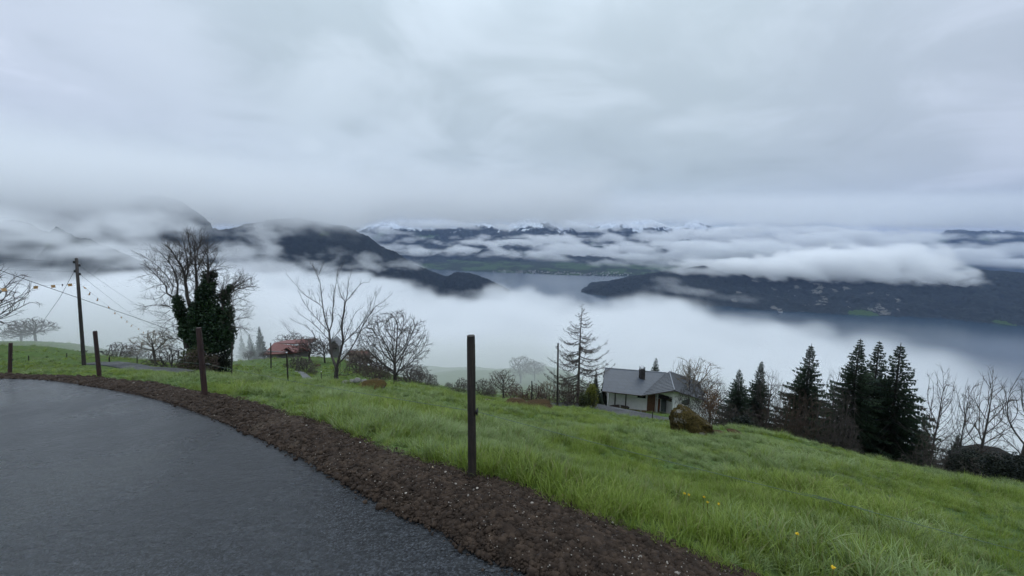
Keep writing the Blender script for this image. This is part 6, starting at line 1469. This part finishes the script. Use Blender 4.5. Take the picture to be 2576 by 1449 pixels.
for px, d, top, w, sd, lab in ((650, 150, 818, 46, 211, 'tallest ghostly conifer in the fog left of the red roof'), (628, 150, 838, 40, 212, 'ghostly conifer in the fog, second from the right'), (606, 155, 842, 40, 213, 'leftmost ghostly conifer beside the ivy tree'), (634, 120, 868, 30, 212, 'small conifer in front of the ghostly ones')):
    spruce(px, d, top, w, lab, sd, 'conifer', skirt=.02)
for px, d, top, w, lab, sd in ((664, 74, 884, 36, 'little orchard tree left of the tall thin black pole', 111), (694, 78, 896, 24, 'little orchard tree below the red roof', 112), (776, 72, 846, 60, 'gnarled orchard tree right of the red roof', 113), (815, 70, 856, 52, 'gnarled orchard tree below the grey gable', 114), (740, 118, 838, 70, 'tall faint bare tree behind the red roof', 115), (625, 84, 884, 40, 'dim orchard tree high in the pasture beside the ghostly conifers', 117), (884, 80, 876, 46, 'bare tree in front of the small cottage', 118), (905, 66, 880, 60, 'bare tree with drooping pale twigs right of the big walnut trunk', 119)):
    bt('orchard_tree', px, d, top, w, lab, sd, 'round', M_twig if sd != 119 else M_twig_pale, M_bark, group='bare orchard trees in the pasture')
for px, d, top, w, lab, sd, tw in ((742, 52, 892, 60, 'dense grey bramble thicket below the red roofed house', 121, M_twig), (768, 44, 902, 62, 'grey bramble thicket left of the walnut tree', 122, M_twig), (785, 38, 925, 46, 'lower end of the grey brambles beside the brook', 123, M_twig),
        (905, 56, 892, 70, 'brownish thicket right of the walnut tree', 124, M_twig), (940, 50, 898, 70, 'brown thicket left of the fan shaped tree', 125, M_twig_br), (960, 42, 925, 70, 'low reddish brush at the foot of the fan shaped tree', 126, M_twig_br), (1030, 58, 915, 64, 'grey thicket right of the fan shaped tree', 127, M_twig),
        (1060, 64, 920, 60, 'misty thicket at the brow right of the fan shaped tree', 128, M_twig), (1086, 58, 952, 44, 'low bush on the brow left of the nearest post', 129, M_twig), (1128, 66, 962, 36, 'faint low bush between two darker ones on the brow', 130, M_twig), (1162, 56, 950, 50, 'dark rounded bush just left of the nearest post', 131, M_twig), (1212, 58, 954, 50, 'bare bush just right of the nearest post', 132, M_twig),
        (1300, 55, 968, 60, 'dark reddish hedge section right of the small bare tree', 133, M_twig_red), (1345, 56, 966, 60, 'dark reddish hedge section behind the black post', 134, M_twig_red), (1235, 60, 975, 60, 'dim brown hedge left of the small bare tree', 136, M_twig_br), (1375, 56, 958, 50, 'tan twiggy bush left of the dark utility pole', 137, M_twig_pale), (1425, 52, 962, 48, 'bare brown bush between the pole and the larch', 138, M_twig_br), (1452, 50, 970, 60, 'low brown bush at the foot of the larch', 139, M_twig_br)):
    bt('thicket', px, d, top, w, lab, sd, 'shrub', tw, cat='bush', dense=1.15, group='bare thickets along the brow of the meadow')
bt('fan_tree', 990, 38, 783, 170, 'bare tree with a wide fan shaped crown in front of the fog', 140, 'vase', M_twig, M_bark, dense=1.5, trunk_r=.13)
bt('fruit_tree', 1266, 46, 932, 66, 'small spreading bare fruit tree right of the nearest post', 141, 'round', M_twig_br, M_bark, dense=1.1)
bt('foggy_tree', 1310, 175, 897, 60, 'rounded ghostly tree in the fog left of the larch', 143, 'round', M_twig); bt('foggy_tree', 1345, 185, 905, 46, 'fainter ghostly tree closer to the larch', 144, 'round', M_twig)
leafy('shrub', 1488, 48, 962, 46, 'yellow green shrub between the larch and the white house', 145, M_yellow, 3600, .09, lobes=8)
leafy('shrub', 1470, 47, 985, 34, 'brown green shrub beside the larch trunk', 146, M_olive, 1800, .09)
spruce(1500, 62, 930, 32, 'small dark conifer behind the yellow green shrub', 213, 'conifer'); spruce(1519, 64, 945, 30, 'small grey green conifer touching the house gable', 212, 'conifer'); spruce(1507, 52, 975, 32, 'dark low conifer at the left corner of the white house', 211, 'conifer')
spruce(1650, 78, 896, 74, 'spruce tip rising behind the slate roof', 201, group='spruce trees'); spruce(1737, 70, 915, 56, 'dark spruce inside the bare tree behind the tiled roof', 202, group='spruce trees')
bt('bare_tree', 1738, 66, 896, 118, 'wide pale bare tree behind the tiled roof', 147, 'round', M_twig_pale, dense=1.3)
bt('bare_tree', 1790, 55, 950, 76, 'bare tree at the right end of the white house', 148, 'round', M_twig)
leafy('shrub', 1792, 50, 968, 62, 'russet leaved shrub right of the white house', 149, M_brownleaf, 1500, .10, lobes=9)
bt('bare_shrub', 1735, 40, 950, 80, 'dark branching bare shrub in front of the white house wall', 150, 'shrub', M_bark, cat='bush', dense=.55)
bt('bare_shrub', 1805, 36, 985, 60, 'dark bare shrub above the big boulder', 151, 'shrub', M_twig_br, cat='bush'); 
for px, d, top, w, sd, lab in ((1866, 36, 922, 100, 201, 'smaller left spruce of the pair beyond the meadow'), (1914, 37, 901, 100, 202, 'slim spruce right of the first one beyond the meadow'), (2041, 33, 857, 140, 203, 'broad spruce standing alone above the bare thicket'), (2166, 29, 845, 165, 204, 'left spruce of the tall trio'), (2222, 30, 853, 160, 202, 'middle spruce of the tall trio'), (2280, 28, 857, 185, 205, 'right spruce of the tall trio'), (2418, 27, 1085, 70, 201, 'small dark spruce among the bare trees on the right')):
    spruce(px, d, top, w, lab, sd, group='spruce trees')
spruce(2335, 30, 1040, 80, 'low dark spruce at the foot of the tall trio', 202, group='spruce trees')
for px, d, top, w, lab, sd, dn in ((1835, 33, 1010, 66, 'dark bare thicket right of the russet shrub', 161, 1.2), (1885, 32, 1025, 70, 'low dark thicket below the slim spruces', 162, 1.2), (1950, 30, 960, 80, 'bare thicket left of the broad spruce', 163, 1.3), (2000, 28, 975, 90, 'dense brown thicket at the foot of the broad spruce', 164, 1.5), (2050, 27, 985, 100, 'densest brown thicket in front of the broad spruce', 165, 1.6), (2105, 26, 960, 90, 'bare thicket between the broad spruce and the tall trio', 166, 1.3), (2130, 25, 1040, 70, 'low thicket left of the tall trio', 167, 1.2), (2330, 22, 1090, 80, 'brown thicket right of the tall trio', 168, 1.2), (2400, 20, 1125, 90, 'dark thicket in front of the small spruce on the right', 169, 1.3), (2520, 17, 1130, 120, 'dark thicket at the right edge of the meadow', 170, 1.3), (2380, 24, 1080, 70, 'tangled thicket under the right hand bare trees', 171, 1.2)):
    bt('thicket', px, d, top, w, lab, sd, 'shrub', M_twig_br if sd in (163, 164, 165) else M_twig, cat='bush', dense=dn, group='bare thickets below the meadow on the right')
for px, d, top, w, lab, sd in ((1935, 34, 922, 66, 'thin bare tree between the slim and the broad spruce', 181), (2100, 30, 925, 60, 'thin bare tree left of the tall trio', 182), (2362, 24, 915, 64, 'tall thin bare tree just right of the tall trio', 183), (2425, 25, 950, 58, 'tall bare tree second from the tall trio', 184), (2483, 21, 922, 100, 'forked bare tree rising behind the dark rock mass', 185), (2590, 17, 925, 110, 'bare tree leaning in at the right edge', 186)):
    bt('bare_tree', px, d, top, w, lab, sd, 'tall', M_twig if sd not in (183, 185) else M_twig_br, M_bark, group='bare trees on the right', trunk_r=.11)
leafy('bush', 2440, 19, 1128, 90, 'black looking evergreen bush in front of the dark rock', 191, M_darkleaf, 8000, .04, lobes=8); leafy('bush', 2540, 15, 1145, 110, 'black looking evergreen bush at the right edge', 192, M_darkleaf, 9000, .035, lobes=8)
leafy('bush', 1868, 30, 1045, 70, 'dark olive bush right of the russet shrub', 193, M_darkleaf, 2600, .07, lobes=8)

# ------------------------------------------------------------------ dandelions, leaves on the verge
def dandelion(px, py, d, label):
    rr_ = ray(px, py); lo, hi = .5, 14
    for _ in range(40):
        m_ = (lo + hi) / 2; q_ = rr_ * m_
        if q_[2] > G(q_[0], q_[1]) + .15: lo = m_
        else: hi = m_
    b = rr_ * lo; root = empty('dandelion', b, label, 'flower', 'dandelions in the grass'); r = np.random.default_rng(int(px)); T = Tubes(); T.add([(0.01, 0, -.22), (0.004, 0, -.1), (0, 0, 0)], [.003, .0025, .002], 4); T.build('stem', M_yellow, root)
    V, Fq = leaf_cloud(r, [(0, 0, .006)], [(.008, .008, .005)], 60, .0042); mesh_ob('blossom', V, Fq, M_dand, root)
M_dand = plain('dandelion_yellow', (.80, .55, .03), .6, .1)
for px, py, d, lab in ((1722, 1243, 3.9, 'dandelion farthest left in the yellow cluster'), (1733, 1246, 3.8, 'dandelion second from the left in the yellow cluster'), (1771, 1252, 3.7, 'dandelion in the middle of the yellow cluster'), (1780, 1265, 3.6, 'lowest dandelion of the yellow cluster'), (1808, 1270, 3.6, 'dandelion at the right end of the yellow cluster'), (2096, 1430, 2.1, 'single big dandelion at the lower right edge'), (2005, 1345, 2.7, 'dandelion half hidden between the cluster and the corner')):
    dandelion(px, py, d, lab)
def verge_bits():
    r = np.random.default_rng(55)
    for k, (px, py, lab) in enumerate([(1413, 1248, 'pinkish stone on the soil near the grass edge'), (1086, 1178, 'pale tan stone on the soil left of the nearest post'), (905, 1115, 'pale stone on the dark soil beside the long grass'), (1590, 1377, 'light stone in the soil near the bottom edge')]):
        rr = ray(px, py); lo, hi = .5, 12
        for _ in range(40):
            m = (lo + hi) / 2; p = rr * m
            if p[2] > Hs(p[0], p[1]) + .03: lo = m
            else: hi = m
        o = mesh_ob('pebble', ICO2[0] * (1 + .22 * fbm(ICO2[0][:, 0] * 1.5 + k, ICO2[0][:, 1] * 1.5, ICO2[0][:, 2] * 1.5, 3, k))[:, None] * np.array([.035, .03, .022]) * (.6), ICO2[1], [plain('pink_stone', (.3, .17, .13), .8, .3, 20), plain('tan_stone', (.42, .33, .22), .8, .3, 20), M_palerock, M_palerock][k]); o.location = tuple(p); prop(o, lab, 'stone')
    bpy.context.view_layer.update()
verge_bits()
for ob_ in list(S.objects):
    pass
NOGRASS += [(float(P(1733, 1103, 17)[0]), float(P(1733, 1103, 17)[1]), 1.0), (float(P(1298, 1032, 25)[0]), float(P(1298, 1032, 25)[1]), 1.1), (float(P(1352, 1036, 24)[0]), float(P(1352, 1036, 24)[1]), 1.1)]
grass()
